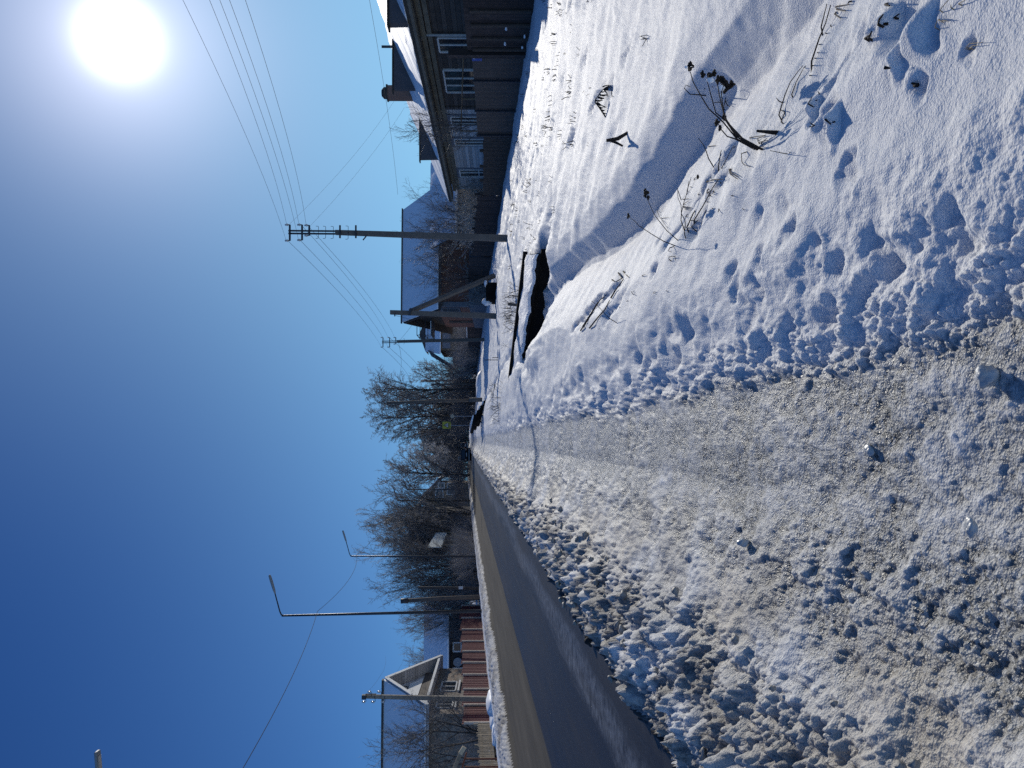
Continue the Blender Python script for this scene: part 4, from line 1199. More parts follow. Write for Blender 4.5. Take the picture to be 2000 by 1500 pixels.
# ---------------------------------------------------------------- long blue-roofed building further left
lb = thing('long_shed', (-21, 78, 3.0), 'long low dark building with a flat blue-shaded snow roof behind the maroon fence', 'building')
r0 = at(288, 832, 80); r1 = at(288, 877, 75)
MB().prism([(r1.x + .6, 75, r1.z), (r1.x + .6, 80, r0.z), (r1.x + .6, 80, r0.z - .12), (r1.x + .6, 75, r1.z - .12)], (-26, 0, 0)).build('roof', MAT['slate'], lb)
MB().prism([(r1.x + .5, 75.02, r1.z + .02), (r1.x + .5, 80, r0.z + .02), (r1.x + .5, 80, r0.z + .2), (r1.x + .5, 75.02, r1.z + .14)], (-25.8, 0, 0)).build('roof_snow', MAT['roof_snow'], lb)
MB().box((r1.x - 12, 78, r1.z - 1.7), (24, 4.6, 3.4)).build('wall', MAT['barn'], lb)
for (u0, u1, v0, v1_) in ((226, 246, 884, 902), (183, 196, 884, 904)):
    a = at(u0, v0, 75.6); b_ = at(u1, v1_, 75.6)
    w_ = MB().box(((a.x + b_.x) / 2, 75.66, (a.z + b_.z) / 2), (abs(b_.x - a.x), .08, abs(a.z - b_.z))).build('window', MAT['white'], lb)
    MB().box(((a.x + b_.x) / 2, 75.61, (a.z + b_.z) / 2), (abs(b_.x - a.x) * .7, .03, abs(a.z - b_.z) * .7)).build('pane', MAT['glass'], w_)
a = at(207, 894, 75.5)
tag(MB().tube([a, a + Vector((0, -.08, 0))], .42, 16).build('satellite_dish', MAT['lamp_grey'], loc=a), 'round grey dish on the wall under the long blue roof', 'dish')

# ---------------------------------------------------------------- dark barn and far gable house
bn = thing('dark_barn', at(455, 900, 96), 'big black barn with a low roof behind the white billboard', 'barn')
p = at(505, 800, 96); q = at(424, 845, 96); e_ = at(425, 905, 96)
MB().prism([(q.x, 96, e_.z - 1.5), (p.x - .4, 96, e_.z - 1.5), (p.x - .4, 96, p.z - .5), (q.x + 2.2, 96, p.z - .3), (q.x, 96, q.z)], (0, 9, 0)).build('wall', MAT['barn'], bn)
mb = MB(); mb.prism([(p.x + .1, 95.7, p.z - .45), (q.x + 2.1, 95.7, p.z - .15), (q.x - .4, 95.7, q.z - .15), (q.x - .4, 95.7, q.z + .05), (q.x + 2.1, 95.7, p.z + .05), (p.x + .1, 95.7, p.z - .25)], (0, 9.6, 0))
mb.build('roof', MAT['slate'], bn)
MB().bar((q.x + 2.1, 95.65, p.z + .09), (p.x + .1, 95.65, p.z - .2), .3, .07).build('roof_snow', MAT['snow'], bn)

fg = thing('gable_house', at(545, 905, 150), 'far two-storey brown brick house whose steep snowy gable slopes down to the right', 'house')
ap = at(526, 820, 150); ee = at(562, 853, 150); bs = at(545, 912, 150)
hw = ee.x - ap.x
MB().prism([(ap.x - hw, 150.3, bs.z - 1), (ee.x - .5, 150.3, bs.z - 1), (ee.x - .5, 150.3, ee.z + .2), (ap.x, 150.3, ap.z - .4), (ap.x - hw, 150.3, ee.z + .2)], (0, 9, 0)).build('wall', MAT['wood_mid'], fg)
mb = MB()
for s in (-1, 1):
    a = Vector((ap.x + s * (hw + .5), 149.6, ee.z - .5)); b_ = Vector((ap.x, 149.6, ap.z))
    mb.prism([a, b_, b_ - Vector((0, 0, .5)), a - Vector((0, 0, .5))], (0, 10, 0))
rf = mb.build('roof', MAT['slate'], fg)
mb = MB()
for s in (-1, 1):
    a = Vector((ap.x + s * (hw + .5), 149.5, ee.z - .5)); b_ = Vector((ap.x, 149.5, ap.z))
    mb.prism([a, b_, b_ + Vector((0, 0, .22)), a + Vector((0, 0, .22))], (0, 10.2, 0))
mb.build('roof_snow', MAT['snow'], rf)
for (u, v, w_, h_) in ((541, 858, 1.1, 1.5), (552, 862, 1.1, 1.3), (533, 858, 1.0, 1.6), (540, 880, 1.2, 1.5), (551, 880, 1.2, 1.4)):
    c = at(u, v, 150.2)
    f_ = MB().box((c.x, 150.22, c.z), (w_, .16, h_)).build('window', MAT['white'], fg)
    MB().box((c.x, 150.12, c.z), (w_ * .72, .06, h_ * .75)).build('pane', MAT['glass'], f_)

# ================================================================== FENCES
def run(p, q, n):
    return [Vector(p).lerp(Vector(q), i / n) for i in range(n + 1)]


def sheet_fence(name, label, pts, h, mat, post_mat=None, postr=.04, rib=.18, group=None, cap=False, post_over=.04, depth=.3, steps=None):
    """profiled sheet between posts; pts are ground points"""
    t = thing(name, pts[0], label, 'fence', group)
    for i in range(len(pts) - 1):
        a, b = pts[i], pts[i + 1]
        d = b - a; L = Vector((d.x, d.y, 0)).length; n = max(2, int(L / rib)) * 2
        nrm = Vector((-d.y, d.x, 0)).normalized(); hh = h if not steps else steps[i]
        top = max(a.z, b.z) + hh
        mb = MB()
        for k in range(n + 1):
            s = k / n; p = a + d * s + nrm * (.018 if (k // 2) % 2 else -.018) if n < 400 else a + d * s
            zt = top if steps else p.z + hh
            for dd in (0, .008):
                mb.v += [tuple(Vector((p.x, p.y, p.z - depth)) + nrm * dd), tuple(Vector((p.x, p.y, zt)) + nrm * dd)]
        for k in range(n):
            j = k * 4
            mb.f += [(j, j + 4, j + 5, j + 1), (j + 2, j + 3, j + 7, j + 6), (j + 1, j + 5, j + 7, j + 3)]; mb.m += [0, 0, 0]
        mb.build('panel', mat, t)
    if post_mat:
        for i, p in enumerate(pts):
            nrm = Vector((0, -1, 0))
            zt = p.z + (steps[min(i, len(steps) - 1)] if steps else h) + post_over
            sd = 1 if p.x > 0 else -1
            MB().box((p.x - sd * .07, p.y, (p.z - depth + zt) / 2), (postr * 2, postr * 2, zt - p.z + depth)).build('post', post_mat, t)
    return t


def picket_fence(name, label, a, b, h, w, gap, mat, seed, rails=(.25, .8), posts=4, tilt=.02, hv=.05, thick=.025, depth=.15, group=None):
    t = thing(name, a, label, 'fence', group)
    a = Vector(a); b = Vector(b); d = b - a; L = d.length; n = int(L / (w + gap)); rnd = random.Random(seed); dn = d.normalized()
    nrm = Vector((-dn.y, dn.x, 0)).normalized() * (-1 if a.x < 0 else 1)
    for s in range(4):           # four stretches of pickets
        mb = MB()
        for k in range(int(n * s / 4), int(n * (s + 1) / 4)):
            p = a + d * ((k + .5) / n) + nrm * (.03 + rnd.uniform(-.006, .006))
            tl = rnd.gauss(0, tilt); zt = p.z + h + rnd.uniform(-hv, hv)
            q = Vector((p.x + dn.x * tl, p.y + dn.y * tl, zt))
            mb.bar((p.x, p.y, p.z - depth), q, thick, w, up=dn)
        mb.build('pickets', mat, t)
    for r_ in rails:
        MB().bar(a + Vector((0, 0, h * r_)), b + Vector((0, 0, h * r_)), .05, .08).build('rail', mat, t)
    for k in range(posts + 1):
        p = a + d * (k / posts) - nrm * .06
        MB().box((p.x, p.y, p.z + h * .45), (.1, .1, h * 1.1 + .3)).build('post', mat, t)
    return t


FX = 11.5
# tall solid fence in front of the brown house
sheet_fence('sheet_fence', 'tall solid dark brown fence of profiled sheet in front of the brown house windows',
            [Vector((FX, 22.0, .60)), Vector((FX, 24.4, .60)), Vector((FX, 26.7, .62)), Vector((FX, 28.9, .64))], 1.47, MAT['fence_brown'], MAT['steel'], .035, .16)
pl = atx(1389, 931.5, FX - .06)
pt = thing('number_plate', pl, 'small blue house number plate reading 7 on the tall brown fence', 'number plate')
MB().box(pl, (.012, .50, .30)).build('plate', MAT['plate_blue'], pt)
mb = MB(); X_ = pl.x - .012
mb.bar((X_, pl.y + .12, pl.z + .09), (X_, pl.y - .12, pl.z + .09), .004, .045)
mb.bar((X_ - .003, pl.y - .10, pl.z + .07), (X_ - .003, pl.y + .04, pl.z - .11), .004, .06)
mb.build('digit', MAT['white'], pt)
# dark gate at the right edge of the frame
gt = thing('timber_gate', (11.0, 19.5, .4), 'dark timber gate with posts at the right-hand end of the brown fence', 'gate')
MB().box((11.1, 20.2, 1.2), (.06, 3.0, 1.9)).build('gate_leaf', MAT['fence_dark'], gt)
for yy in (18.6, 21.85):
    MB().box((11.05, yy, 1.35), (.2, .2, 2.7)).build('gate_post', MAT['fence_dark'], gt)
mb = MB()
for yy in (18.9, 19.6, 20.3, 21.0, 21.6): mb.box((11.03, yy, 1.2), (.05, .12, 1.6))
mb.build('batten', MAT['picket_dark'], gt)
mb = MB(); 
for zz, yy in ((1.05, 20.4), (1.08, 21.2), (.55, 20.8), (.6, 21.4)): mb.lump((11.0, yy, zz), .05, int(yy * 10), (.7, 1.6, .6), 6)
mb.build('snow_cap', MAT['snow'], gt)
# picket fence in front of the grey siding
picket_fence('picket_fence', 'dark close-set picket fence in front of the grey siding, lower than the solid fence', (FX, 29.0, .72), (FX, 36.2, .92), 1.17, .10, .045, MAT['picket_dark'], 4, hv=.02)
picket_fence('picket_fence', 'dark old board fence behind the frosted shrubs and the tall concrete pole', (FX, 36.4, .90), (FX, 48.5, 1.62), 1.45, .13, .02, MAT['fence_dark'], 6, hv=.04, posts=6)
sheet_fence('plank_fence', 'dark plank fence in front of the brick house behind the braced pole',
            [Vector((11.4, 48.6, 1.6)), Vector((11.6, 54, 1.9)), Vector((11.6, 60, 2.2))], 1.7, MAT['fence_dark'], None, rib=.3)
# long dark wall further on
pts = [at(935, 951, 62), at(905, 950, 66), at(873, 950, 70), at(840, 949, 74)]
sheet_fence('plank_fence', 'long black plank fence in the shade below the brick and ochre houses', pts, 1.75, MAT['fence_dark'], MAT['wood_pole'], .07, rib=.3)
MB0 = MB(); 
for i in range(3): MB0.bar(pts[i] + Vector((0, -.02, 1.78)), pts[i + 1] + Vector((0, -.02, 1.78)), .08, .05)
o = MB0.build('snow_ledge', MAT['snow']); o.parent = bpy.data.objects['plank_fence.001']; o.location = -Vector(pts[0])
pts = [at(836, 949, 76), at(812, 943, 84), at(790, 936, 96), at(768, 931, 108)]
sheet_fence('plank_fence', 'low dark fence running behind the thicket beyond the slim pole', pts, 1.7, MAT['fence_dark'], None, rib=.4)
mb_f = [at(760, 933, 104), at(744, 930, 106), at(728, 927, 108)]
sheet_fence('plank_fence', 'short grey-brown slatted fence behind the birch trunks', mb_f, 1.9, MAT['picket_dark'], MAT['wood_pole'], .08, rib=.5)

# gas pipe along the brown house
gp = thing('gas_pipe', (11.9, 24, 2.4), 'thin yellowish gas pipe on posts above the brown fence', 'pipe')
MB().tube([(12.4, 24.2, 2.05), (12.4, 24.2, 2.38), (12.4, 24.6, 2.42), (12.4, 30.9, 2.85)], .025, 6).build('pipe', MAT['wood_mid'], gp, smooth=True)
for yy, z1_ in ((27.9, 2.66), (30.9, 2.87)):
    MB().tube([(12.4, yy, .2), (12.4, yy, z1_)], .03, 6).build('pipe_post', MAT['wood_mid'], gp, smooth=True)

# maroon fence on the left, stepping up with the street
FXL = -14.25
us = [(102, 40.8, 1.55), (134.5, 43.5, 1.55), (165, 46.2, 1.58), (193, 49.0, 1.62), (215, 51.6, 1.62), (236, 54.3, 1.62), (256, 57.0, 1.60), (277, 60.5, 1.60), (300, 64.4, 1.5), (323, 69.2, 1.45)]
pts = [Vector((FXL, y, SLOPE * y - .45 + .03 * i * .3)) for i, (u, y, h) in enumerate(us)]
sheet_fence('maroon_fence', 'maroon profiled sheet fence stepping uphill between pale posts', pts, 1.6, MAT['red_sheet'], MAT['post_pale'], .055, .16, steps=[1.42 + .012 * i for i in range(len(pts) - 1)])
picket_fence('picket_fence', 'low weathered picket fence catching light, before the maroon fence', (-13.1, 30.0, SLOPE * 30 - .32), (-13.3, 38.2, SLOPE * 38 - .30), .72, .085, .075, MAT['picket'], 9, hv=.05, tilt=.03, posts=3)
for k, (a, b_, lb) in enumerate((((-14.0, 70.5), (-13.6, 76.5), 'dark weathered plank fence between the maroon fence and the twiggy thicket'),)):
    sheet_fence('plank_fence', lb, [Vector((a[0], a[1], SLOPE * a[1] - .45)), Vector((b_[0], b_[1], SLOPE * b_[1] - .4))], 1.75, MAT['fence_dark'], MAT['wood_pole'], .08, rib=.4)
p = at(362, 930, 72)
tag(MB().box((p.x, p.y, p.z + .3), (.9, .06, 1.5), .2).build('board_panel', MAT['picket'], loc=p), 'pale leaning board panel at the far end of the maroon fence', 'board')

# rusty frame with a pale beam at the left edge
fr = thing('shelter_frame', at(18, 975, 29), 'rusty pipe frame with a pale new beam end at the left edge of the view', 'frame')
for u in (18, 2):
    a = at(u, 908, 29.0); b_ = at(u, 973, 29.0)
    MB().tube([b_ - Vector((0, 0, .3)), a], .03, 8).build('leg', MAT['rust'], fr, smooth=True)
MB().bar(at(41, 907, 28.9), at(28, 899, 28.9), .10, .15).build('beam_end', MAT['board'], fr)
MB().bar(at(28.5, 899.5, 28.9), at(-10, 884, 28.9), .09, .13).build('beam', MAT['picket'], fr)
MB().tube([at(30, 911, 29), at(-12, 899, 29)], .028, 8).build('rail', MAT['rust'], fr, smooth=True)

# white billboard on posts
bb_ = thing('billboard', at(446, 900, 75), 'blank white slanting billboard on short white posts among twigs', 'billboard')
A = at(432, 835, 72); B = at(460, 852, 78.5); Cc = at(460, 873, 78.5); D = at(432, 862, 72)
MB().prism([A, B, Cc, D], (-.08, -.03, 0)).build('board', MAT['banner'], bb_)
for s in (.05, .35, .65, .95):
    p = D.lerp(Cc, s); q = A.lerp(B, s)
    MB().box((p.x + .06, p.y + .08, (p.z + gz(p.x, p.y)) / 2 - .1), (.08, .08, p.z - gz(p.x, p.y) + .3)).build('post', MAT['picket'], bb_)

# ================================================================== FOOTBRIDGES OVER THE DITCH
def footbridge(label, P1, P2, P3, P4, dep, seed):
    """P1-P2 near edge, P4-P3 far edge; P on deck level"""
    c = (P1 + P3) * .5
    t = thing('footbridge', c, label, 'footbridge')
    rnd = random.Random(seed)
    n = 40; m_ = 8; mb = MB()
    for i in range(n + 1):
        for j in range(m_ + 1):
            s = i / n; r = j / m_
            p = P1.lerp(P2, s).lerp(P4.lerp(P3, s), r)
            z = p.z + .05 + .02 * math.sin(i * .7 + j) + .015 * rnd.uniform(-1, 1) - (.02 if j in (0, m_) else 0)
            jit = rnd.uniform(-.03, .03) if j == 0 else 0
            mb.v.append((p.x + jit, p.y + jit, z))
    for i in range(n):
        for j in range(m_):
            a = i * (m_ + 1) + j; mb.f.append((a, a + 1, a + m_ + 2, a + m_ + 1)); mb.m.append(0)
    for i in range(n):
        a = mb.v[i * (m_ + 1)]; b_ = mb.v[(i + 1) * (m_ + 1)]
        mb.poly([a, b_, (b_[0], b_[1], b_[2] - .06), (a[0], a[1], a[2] - .06)])
    mb.build('snow_cover', MAT['ground_plain'], t, smooth=True)
    d = (P2 - P1).normalized(); w = (P4 - P1); w = (w - d * w.dot(d))
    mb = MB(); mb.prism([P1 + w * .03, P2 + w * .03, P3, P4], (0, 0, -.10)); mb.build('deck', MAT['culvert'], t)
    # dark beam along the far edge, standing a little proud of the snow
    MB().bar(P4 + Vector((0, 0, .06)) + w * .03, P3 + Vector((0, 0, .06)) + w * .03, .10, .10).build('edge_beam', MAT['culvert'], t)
    # near-black timber lining put in under the near edge to make the opening dark
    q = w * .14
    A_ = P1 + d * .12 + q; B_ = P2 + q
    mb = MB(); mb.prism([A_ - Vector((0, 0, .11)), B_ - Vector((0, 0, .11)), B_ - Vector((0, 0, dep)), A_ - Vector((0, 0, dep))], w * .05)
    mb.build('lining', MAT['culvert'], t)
    return t


m_, nt2, b_ = new_mat('deck_snow')
geo = N(nt2, 'ShaderNodeNewGeometry').outputs['Position']
nn = noise(nt2, geo, 14, 5, .65)
nt2.links.new(mixc(nt2, ramp(nt2, nn, .35, .6), (.70, .72, .75), (.88, .89, .91)), b_.inputs['Base Color']); b_.inputs['Roughness'].default_value = .6
bump(nt2, b_, nn, .6, .05)
MAT['ground_plain'] = m_


def deckpt(u, v, W):
    return gr(u, v, W)


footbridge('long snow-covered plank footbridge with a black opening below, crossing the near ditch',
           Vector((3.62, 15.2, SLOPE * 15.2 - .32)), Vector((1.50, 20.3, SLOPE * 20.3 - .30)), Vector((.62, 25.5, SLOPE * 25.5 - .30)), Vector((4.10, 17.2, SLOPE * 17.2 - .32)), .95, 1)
# beams lying in the opening
pb = gr(812, 1052, -.85)
o = MB().bar(at(835, 1068, 17.4), at(795, 1050, 18.3), .10, .12).build('timber_beam', MAT['wood_pole'], loc=pb); tag(o, 'loose beam lying in the dark opening under the long footbridge', 'beam')
P1 = gr(738, 955, -.55); P2 = gr(690, 953, -.50)
footbridge('far small plank footbridge with a dark triangular opening, near the snowy logs',
           Vector((2.35, 36.0, SLOPE * 36 - .5)), Vector((1.25, 38.0, SLOPE * 38 - .46)), Vector((1.3, 39.6, SLOPE * 39.6 - .46)), Vector((2.75, 37.6, SLOPE * 37.6 - .5)), .8, 2)
# left culvert slab with drift
Vx = -10.65
footbridge('snow-drifted slab over the dark hollow on the far side, by the pale pole',
           Vector((-9.75, 30.4, SLOPE * 30.4 - .38)), Vector((-10.2, 36.2, SLOPE * 36.2 - .36)), Vector((-11.9, 36.8, SLOPE * 36.8 - .25)), Vector((-11.9, 30.6, SLOPE * 30.6 - .25)), .6, 3)
mb = MB(); mb.lump((-11.5, 35.2, SLOPE * 35.2 - .26), .75, 4, (.8, 2.2, .34), 14, .22); mb.lump((-11.6, 32.2, SLOPE * 32.2 - .26), .55, 5, (.8, 1.9, .30), 14, .25)
o = mb.build('snow_drift', MAT['snow'], loc=(-11.3, 34, 1.5), smooth=True); tag(o, 'smooth rounded snow drift piled on the slab by the pale pole', 'snow drift')

# snow-capped logs
for k in range(6):
    a = at(710 - k * 5.0, 951 - k * 1.0, 52 - k * .2); b_ = at(682 - k * 1.2, 945.5 - k * 4.2, 60)
    a = Vector((3.05 - k * .30, 50.5, SLOPE * 50.5 - .72 + k * .21)); b_ = Vector((1.9 - k * .26, 58, SLOPE * 58 - .72 + k * .24))
    t = thing('snow_log', a, ['lowest', 'second from the bottom', 'third from the bottom', 'fourth from the bottom', 'second from the top', 'topmost'][k] + ' of the snow-capped logs stacked by the thin dark pole', 'log', 'snow-capped logs stacked beside the path')
    MB().tube([a, b_], .12, 8).build('log', MAT['culvert'], t, smooth=True)
    MB().tube([a + Vector((.02, 0, .13)), (a + b_) / 2 + Vector((.02, 0, .15)), b_ + Vector((.02, 0, .13))], [.055, .08, .06], 8).build('snow_cap', MAT['snow'], t, smooth=True)
for (u, v, y, w_, h_, lb) in ((745, 939, 70, 2.2, .7, 'flat snow-covered heap in front of the slatted fence by the birches'),):
    c = at(u, v, y)
    o = MB().lump(c, .9, 8, (1.5, 1.0, .5), 10, .12).build('snow_heap', MAT['snow'], loc=c, smooth=True); tag(o, lb, 'snow heap')
# snow-capped trough and little heap by the braced pole
c = at(927, 961, 40)
t = thing('timber_trough', c, 'dark timber trough with snow on its rim, right of the braced pole', 'trough')
MB().box((c.x, c.y, c.z), (.95, .6, .62), .3).build('trough_body', MAT['culvert'], t)
mb = MB(); mb.lump((c.x + .5, c.y - .1, c.z + .32), .17, 3, (1.0, 1, .5), 8, .15); mb.lump((c.x - .45, c.y, c.z + .25), .24, 4, (.9, 1, 1.0), 8, .15); mb.build('snow_cap', MAT['snow'], t, smooth=True)

# iron hand pump style bracket standing in the snow
c = at(799, 974, 34)
t = thing('pipe_bracket', c, 'thin black double pipe bracket standing in the snow past the long footbridge', 'pipe')
for du in (0, 4.5):
    MB().tube([at(797 + du, 980, 34) - Vector((0, 0, .1)), at(797 + du, 946 + du * 3.5, 34)], .016, 6).build('pipe', MAT['steel'], t)
MB().tube([at(797, 979, 33.98), at(801.5, 981, 33.98)], .016, 6).build('foot', MAT['steel'], t)
c = at(1004 - 2, 1030, 17)
for (u0, v0, u1, v1_, lb) in ((904, 1004, 906, 994, 'short black stump post behind the long footbridge'),):
    pass
a = at(903, 1015, 21); b_ = at(906, 992, 21)
o = MB().tube([a - Vector((0, 0, .15)), b_], [.045, .04], 6).build('stump_post', MAT['wood_pole'], loc=a); tag(o, 'short black stump post behind the long footbridge among thin reeds', 'post')

# ================================================================== SIGNS
t = thing('warning_sign', at(670, 905, 92), 'bright yellow-green square warning sign on a post in front of the dark thicket', 'sign')
a = at(669, 912, 92); b_ = at(669, 866, 92)
MB().tube([a - Vector((0, 0, .4)), b_], .05, 6).build('post', MAT['galv'], t)
c = at(669.5, 871, 91.92)
sp_ = MB().box(c, (.82, .03, .80)).build('sign_board', MAT['sign_yellow'], t)
yb = c.y - .02
MB().prism([(c.x - .34, yb, c.z - .30), (c.x + .34, yb, c.z - .30), (c.x, yb, c.z + .30)], (0, -.012, 0)).build('triangle', MAT['black'], sp_)
MB().prism([(c.x - .24, yb - .014, c.z - .245), (c.x + .24, yb - .014, c.z - .245), (c.x, yb - .014, c.z + .19)], (0, -.006, 0)).build('triangle_face', MAT['white'], sp_)
mb = MB(); y_ = yb - .023
mb.bar((c.x - .02, y_, c.z + .02), (c.x + .01, y_, c.z - .10), .06, .006, up=(0, 1, 0)); mb.bar((c.x, y_, c.z - .1), (c.x - .08, y_, c.z - .22), .035, .006, up=(0, 1, 0))
mb.bar((c.x + .01, y_, c.z - .1), (c.x + .08, y_, c.z - .22), .035, .006, up=(0, 1, 0)); mb.bar((c.x - .02, y_, c.z - .01), (c.x + .09, y_, c.z - .06), .03, .006, up=(0, 1, 0))
mb.box((c.x - .025, y_, c.z + .06), (.06, .006, .06)); mb.build('pictogram', MAT['black'], sp_)
p = MB().box((c.x, c.y, c.z - .5), (.78, .03, .10)).build('sign_strip', MAT['sign_yellow'], t)
t = thing('round_sign', at(687, 910, 85), 'bare round grey back of a traffic sign right of the yellow sign', 'sign')
a = at(687, 915, 85); b_ = at(687, 880, 85); c = at(687, 883.5, 84.93)
MB().tube([a - Vector((0, 0, .4)), b_], .04, 6).build('post', MAT['galv'], t)
MB().tube([c, c + Vector((0, -.03, 0))], .22, 20).build('sign_disc', MAT['sign_grey'], t)

# ================================================================== VEHICLES
def car(label, u0, u1, vtop, vbase, y, paint, L, boxy, rack=False, yaw=0.0):
    a = at(u0, vbase, y); b = at(u1, vbase, y); W_ = b.x - a.x; cx = (a.x + b.x) / 2; zb = zline(y) + .005; H_ = at(u0, vtop, y).z - zb
    zb = float(zb)
    t = thing('parked_car', (cx, y + L / 2, zb), label, 'car')
    g = .20
    def sect(pts, w, inset, name, mat, par, yoff=0.0):
        # side profile pts (y, z) swept across width, upper part drawn in
        mb = MB(); n = len(pts)
        for s in (-1, 1):
            for (yy, zz) in pts:
                k = 1 - inset * max(0, (zz - .5 * H_)) / (.5 * H_)
                mb.v.append((cx + s * w * .5 * k, y + yy, zb + zz))
        mb.f.append(tuple(range(n))); mb.m.append(0); mb.f.append(tuple(range(n, 2 * n))[::-1]); mb.m.append(0)
        for i in range(n):
            j = (i + 1) % n; mb.f.append((i, i + n, j + n, j)); mb.m.append(0)
        return mb.build(name, mat, par, bevel=.06)
    if boxy:
        prof = [(0, g), (0, .55 * H_), (.10, .97 * H_), (.35, H_), (L * .68, H_), (L * .80, .60 * H_), (L * .98, .52 * H_), (L, g)]
    else:
        prof = [(0, g), (0, .62 * H_), (.25, .66 * H_), (.75, .98 * H_), (L * .5, H_), (L * .70, .66 * H_), (L * .97, .56 * H_), (L, g)]
    body = sect(prof, W_, .16, 'body', paint, t)
    ws = .70
    if boxy:
        MB().prism([(cx - W_ * .40, y - .012 + .025, zb + .60 * H_), (cx + W_ * .40, y - .012 + .025, zb + .60 * H_), (cx + W_ * .36, y + .085, zb + .92 * H_), (cx - W_ * .36, y + .085, zb + .92 * H_)], (0, -.03, 0)).build('rear_window', MAT['glass'], t)
    else:
        MB().prism([(cx - W_ * .38, y + .33, zb + .70 * H_), (cx + W_ * .38, y + .33, zb + .70 * H_), (cx + W_ * .34, y + .66, zb + .93 * H_), (cx - W_ * .34, y + .66, zb + .93 * H_)], (0, -.03, .02)).build('rear_window', MAT['glass'], t)
    for s in (-1, 1):
        MB().box((cx + s * W_ * .47, y + L * .38, zb + .76 * H_), (.05, L * .42, .20 * H_)).build('side_window', MAT['glass'], t)
        MB().box((cx + s * W_ * .41, y - .01, zb + .52 * H_), (W_ * .12, .06, .16 * H_)).build('tail_light', MAT['tail'], t)
        MB().box((cx + s * (W_ * .5 + .09), y + L * .62, zb + .64 * H_), (.18, .1, .13)).build('mirror', paint, t)
        for yy in (.16 * L, .83 * L):
            wx = cx + s * (W_ * .5 - .09)
            ty = MB().tube([(wx - .1, y + yy, zb + .32), (wx + .1, y + yy, zb + .32)], .32, 16).build('tyre', MAT['rubber'], t)
            MB().tube([(wx + s * .095, y + yy, zb + .32), (wx + s * .108, y + yy, zb + .32)], .19, 12).build('rim', MAT['galv'], ty)
    MB().box((cx, y - .03, zb + .30), (W_ * .92, .12, .16)).build('bumper', MAT['lamp_grey'], t)
    MB().box((cx, y - .10, zb + .46 * H_), (.5, .015, .11)).build('licence_plate', MAT['white'], t)
    MB().box((cx + W_ * .05, y + L * .4, zb + H_ + .015), (W_ * .6, L * .4, .03)).build('roof_snow', MAT['snow'], t)
    if rack:
        mb = MB()
        xa = cx - W_ * .34
        mb.bar((xa - .2, y + .5, zb + H_), (xa - .2, y + .5, zb + H_ + .34), .05); mb.bar((xa + .22, y + .5, zb + H_), (xa + .22, y + .5, zb + H_ + .34), .05)
        mb.bar((xa - .22, y + .5, zb + H_ + .34), (xa + .24, y + .5, zb + H_ + .34), .05); mb.build('roof_rack', MAT['galv'], t)
    return t


car('nearer black boxy car with a roof rack on the road far ahead, seen from behind', 600, 624.5, 900, 921, 105, MAT['car_black'], 4.2, True, True)
car('farther dark grey car just right of the black car at the end of the road', 624.8, 636.5, 900, 915.5, 150, MAT['car_dark'], 4.3, False)


# ================================================================== TREES AND SHRUBS
class Tree:
    """woody skeleton grown branch by branch; levels 0-1 make the trunk mesh, finer levels the crown"""

    def __init__(self, seed, h, kind, dens=1.0, twig=1.0):
        self.r = random.Random(seed); self.tr = MB(); self.cr = MB(); self.h = h; self.kind = kind; self.dens = dens; self.tw = twig

    def dirn(self, d, ang, az):
        d = d.normalized(); s = d.orthogonal().normalized(); t = d.cross(s)
        return (d * math.cos(ang) + (s * math.cos(az) + t * math.sin(az)) * math.sin(ang)).normalized()

    def branch(self, p, d, L, rad, lev, up):
        r = self.r
        n = (7, 6, 5, 4, 3)[min(lev, 4)]
        pts = [p.copy()]; dd = d.copy(); q = p.copy()
        wob = (.05, .12, .18, .24, .3)[min(lev, 4)]
        for i in range(n):
            dd = (dd + Vector((r.gauss(0, wob), r.gauss(0, wob), r.gauss(0, wob) + up * (1.0 if lev < 4 else .6))) * (1.0 / n * 2.2)).normalized()
            q = q + dd * (L / n); pts.append(q.copy())
        tip = rad * (.30 if lev < 2 else .45)
        rr = [rad + (tip - rad) * (i / n) for i in range(n + 1)]
        (self.tr if lev < 2 else self.cr).tube(pts, rr, (7, 5, 4, 3, 3)[min(lev, 4)], 0, False)
        return pts, rr

    def grow(self, p, d, L, rad, lev, spec):
        pts, rr = self.branch(p, d, L, rad, lev, spec['up'][min(lev, len(spec['up']) - 1)])
        if lev >= spec['depth']: return
        r = self.r; k = spec['n'][lev]; k = max(2, int(k * self.dens + r.random()))
        for i in range(k):
            s = spec['start'][lev] + (1 - spec['start'][lev]) * ((i + r.random() * .8) / k)
            f = min(s, .999) * (len(pts) - 1); j = int(f); q = pts[j].lerp(pts[j + 1], f - j)
            dl = (pts[j + 1] - pts[j]).normalized()
            a = R(spec['ang'][lev] + r.gauss(0, 9))
            nd = self.dirn(dl, a, r.uniform(0, 6.283))
            ll = L * spec['len'][lev] * (1.05 - .6 * s * spec.get('taper', .8)) * r.uniform(.7, 1.2)
            nr = max((rr[j] * .6), .006 * self.tw) if lev < 1 else max(rr[j] * .55, (.011, .009, .0075, .006)[min(lev, 3)] * self.tw)
            self.grow(q, nd, ll, nr, lev + 1, spec)


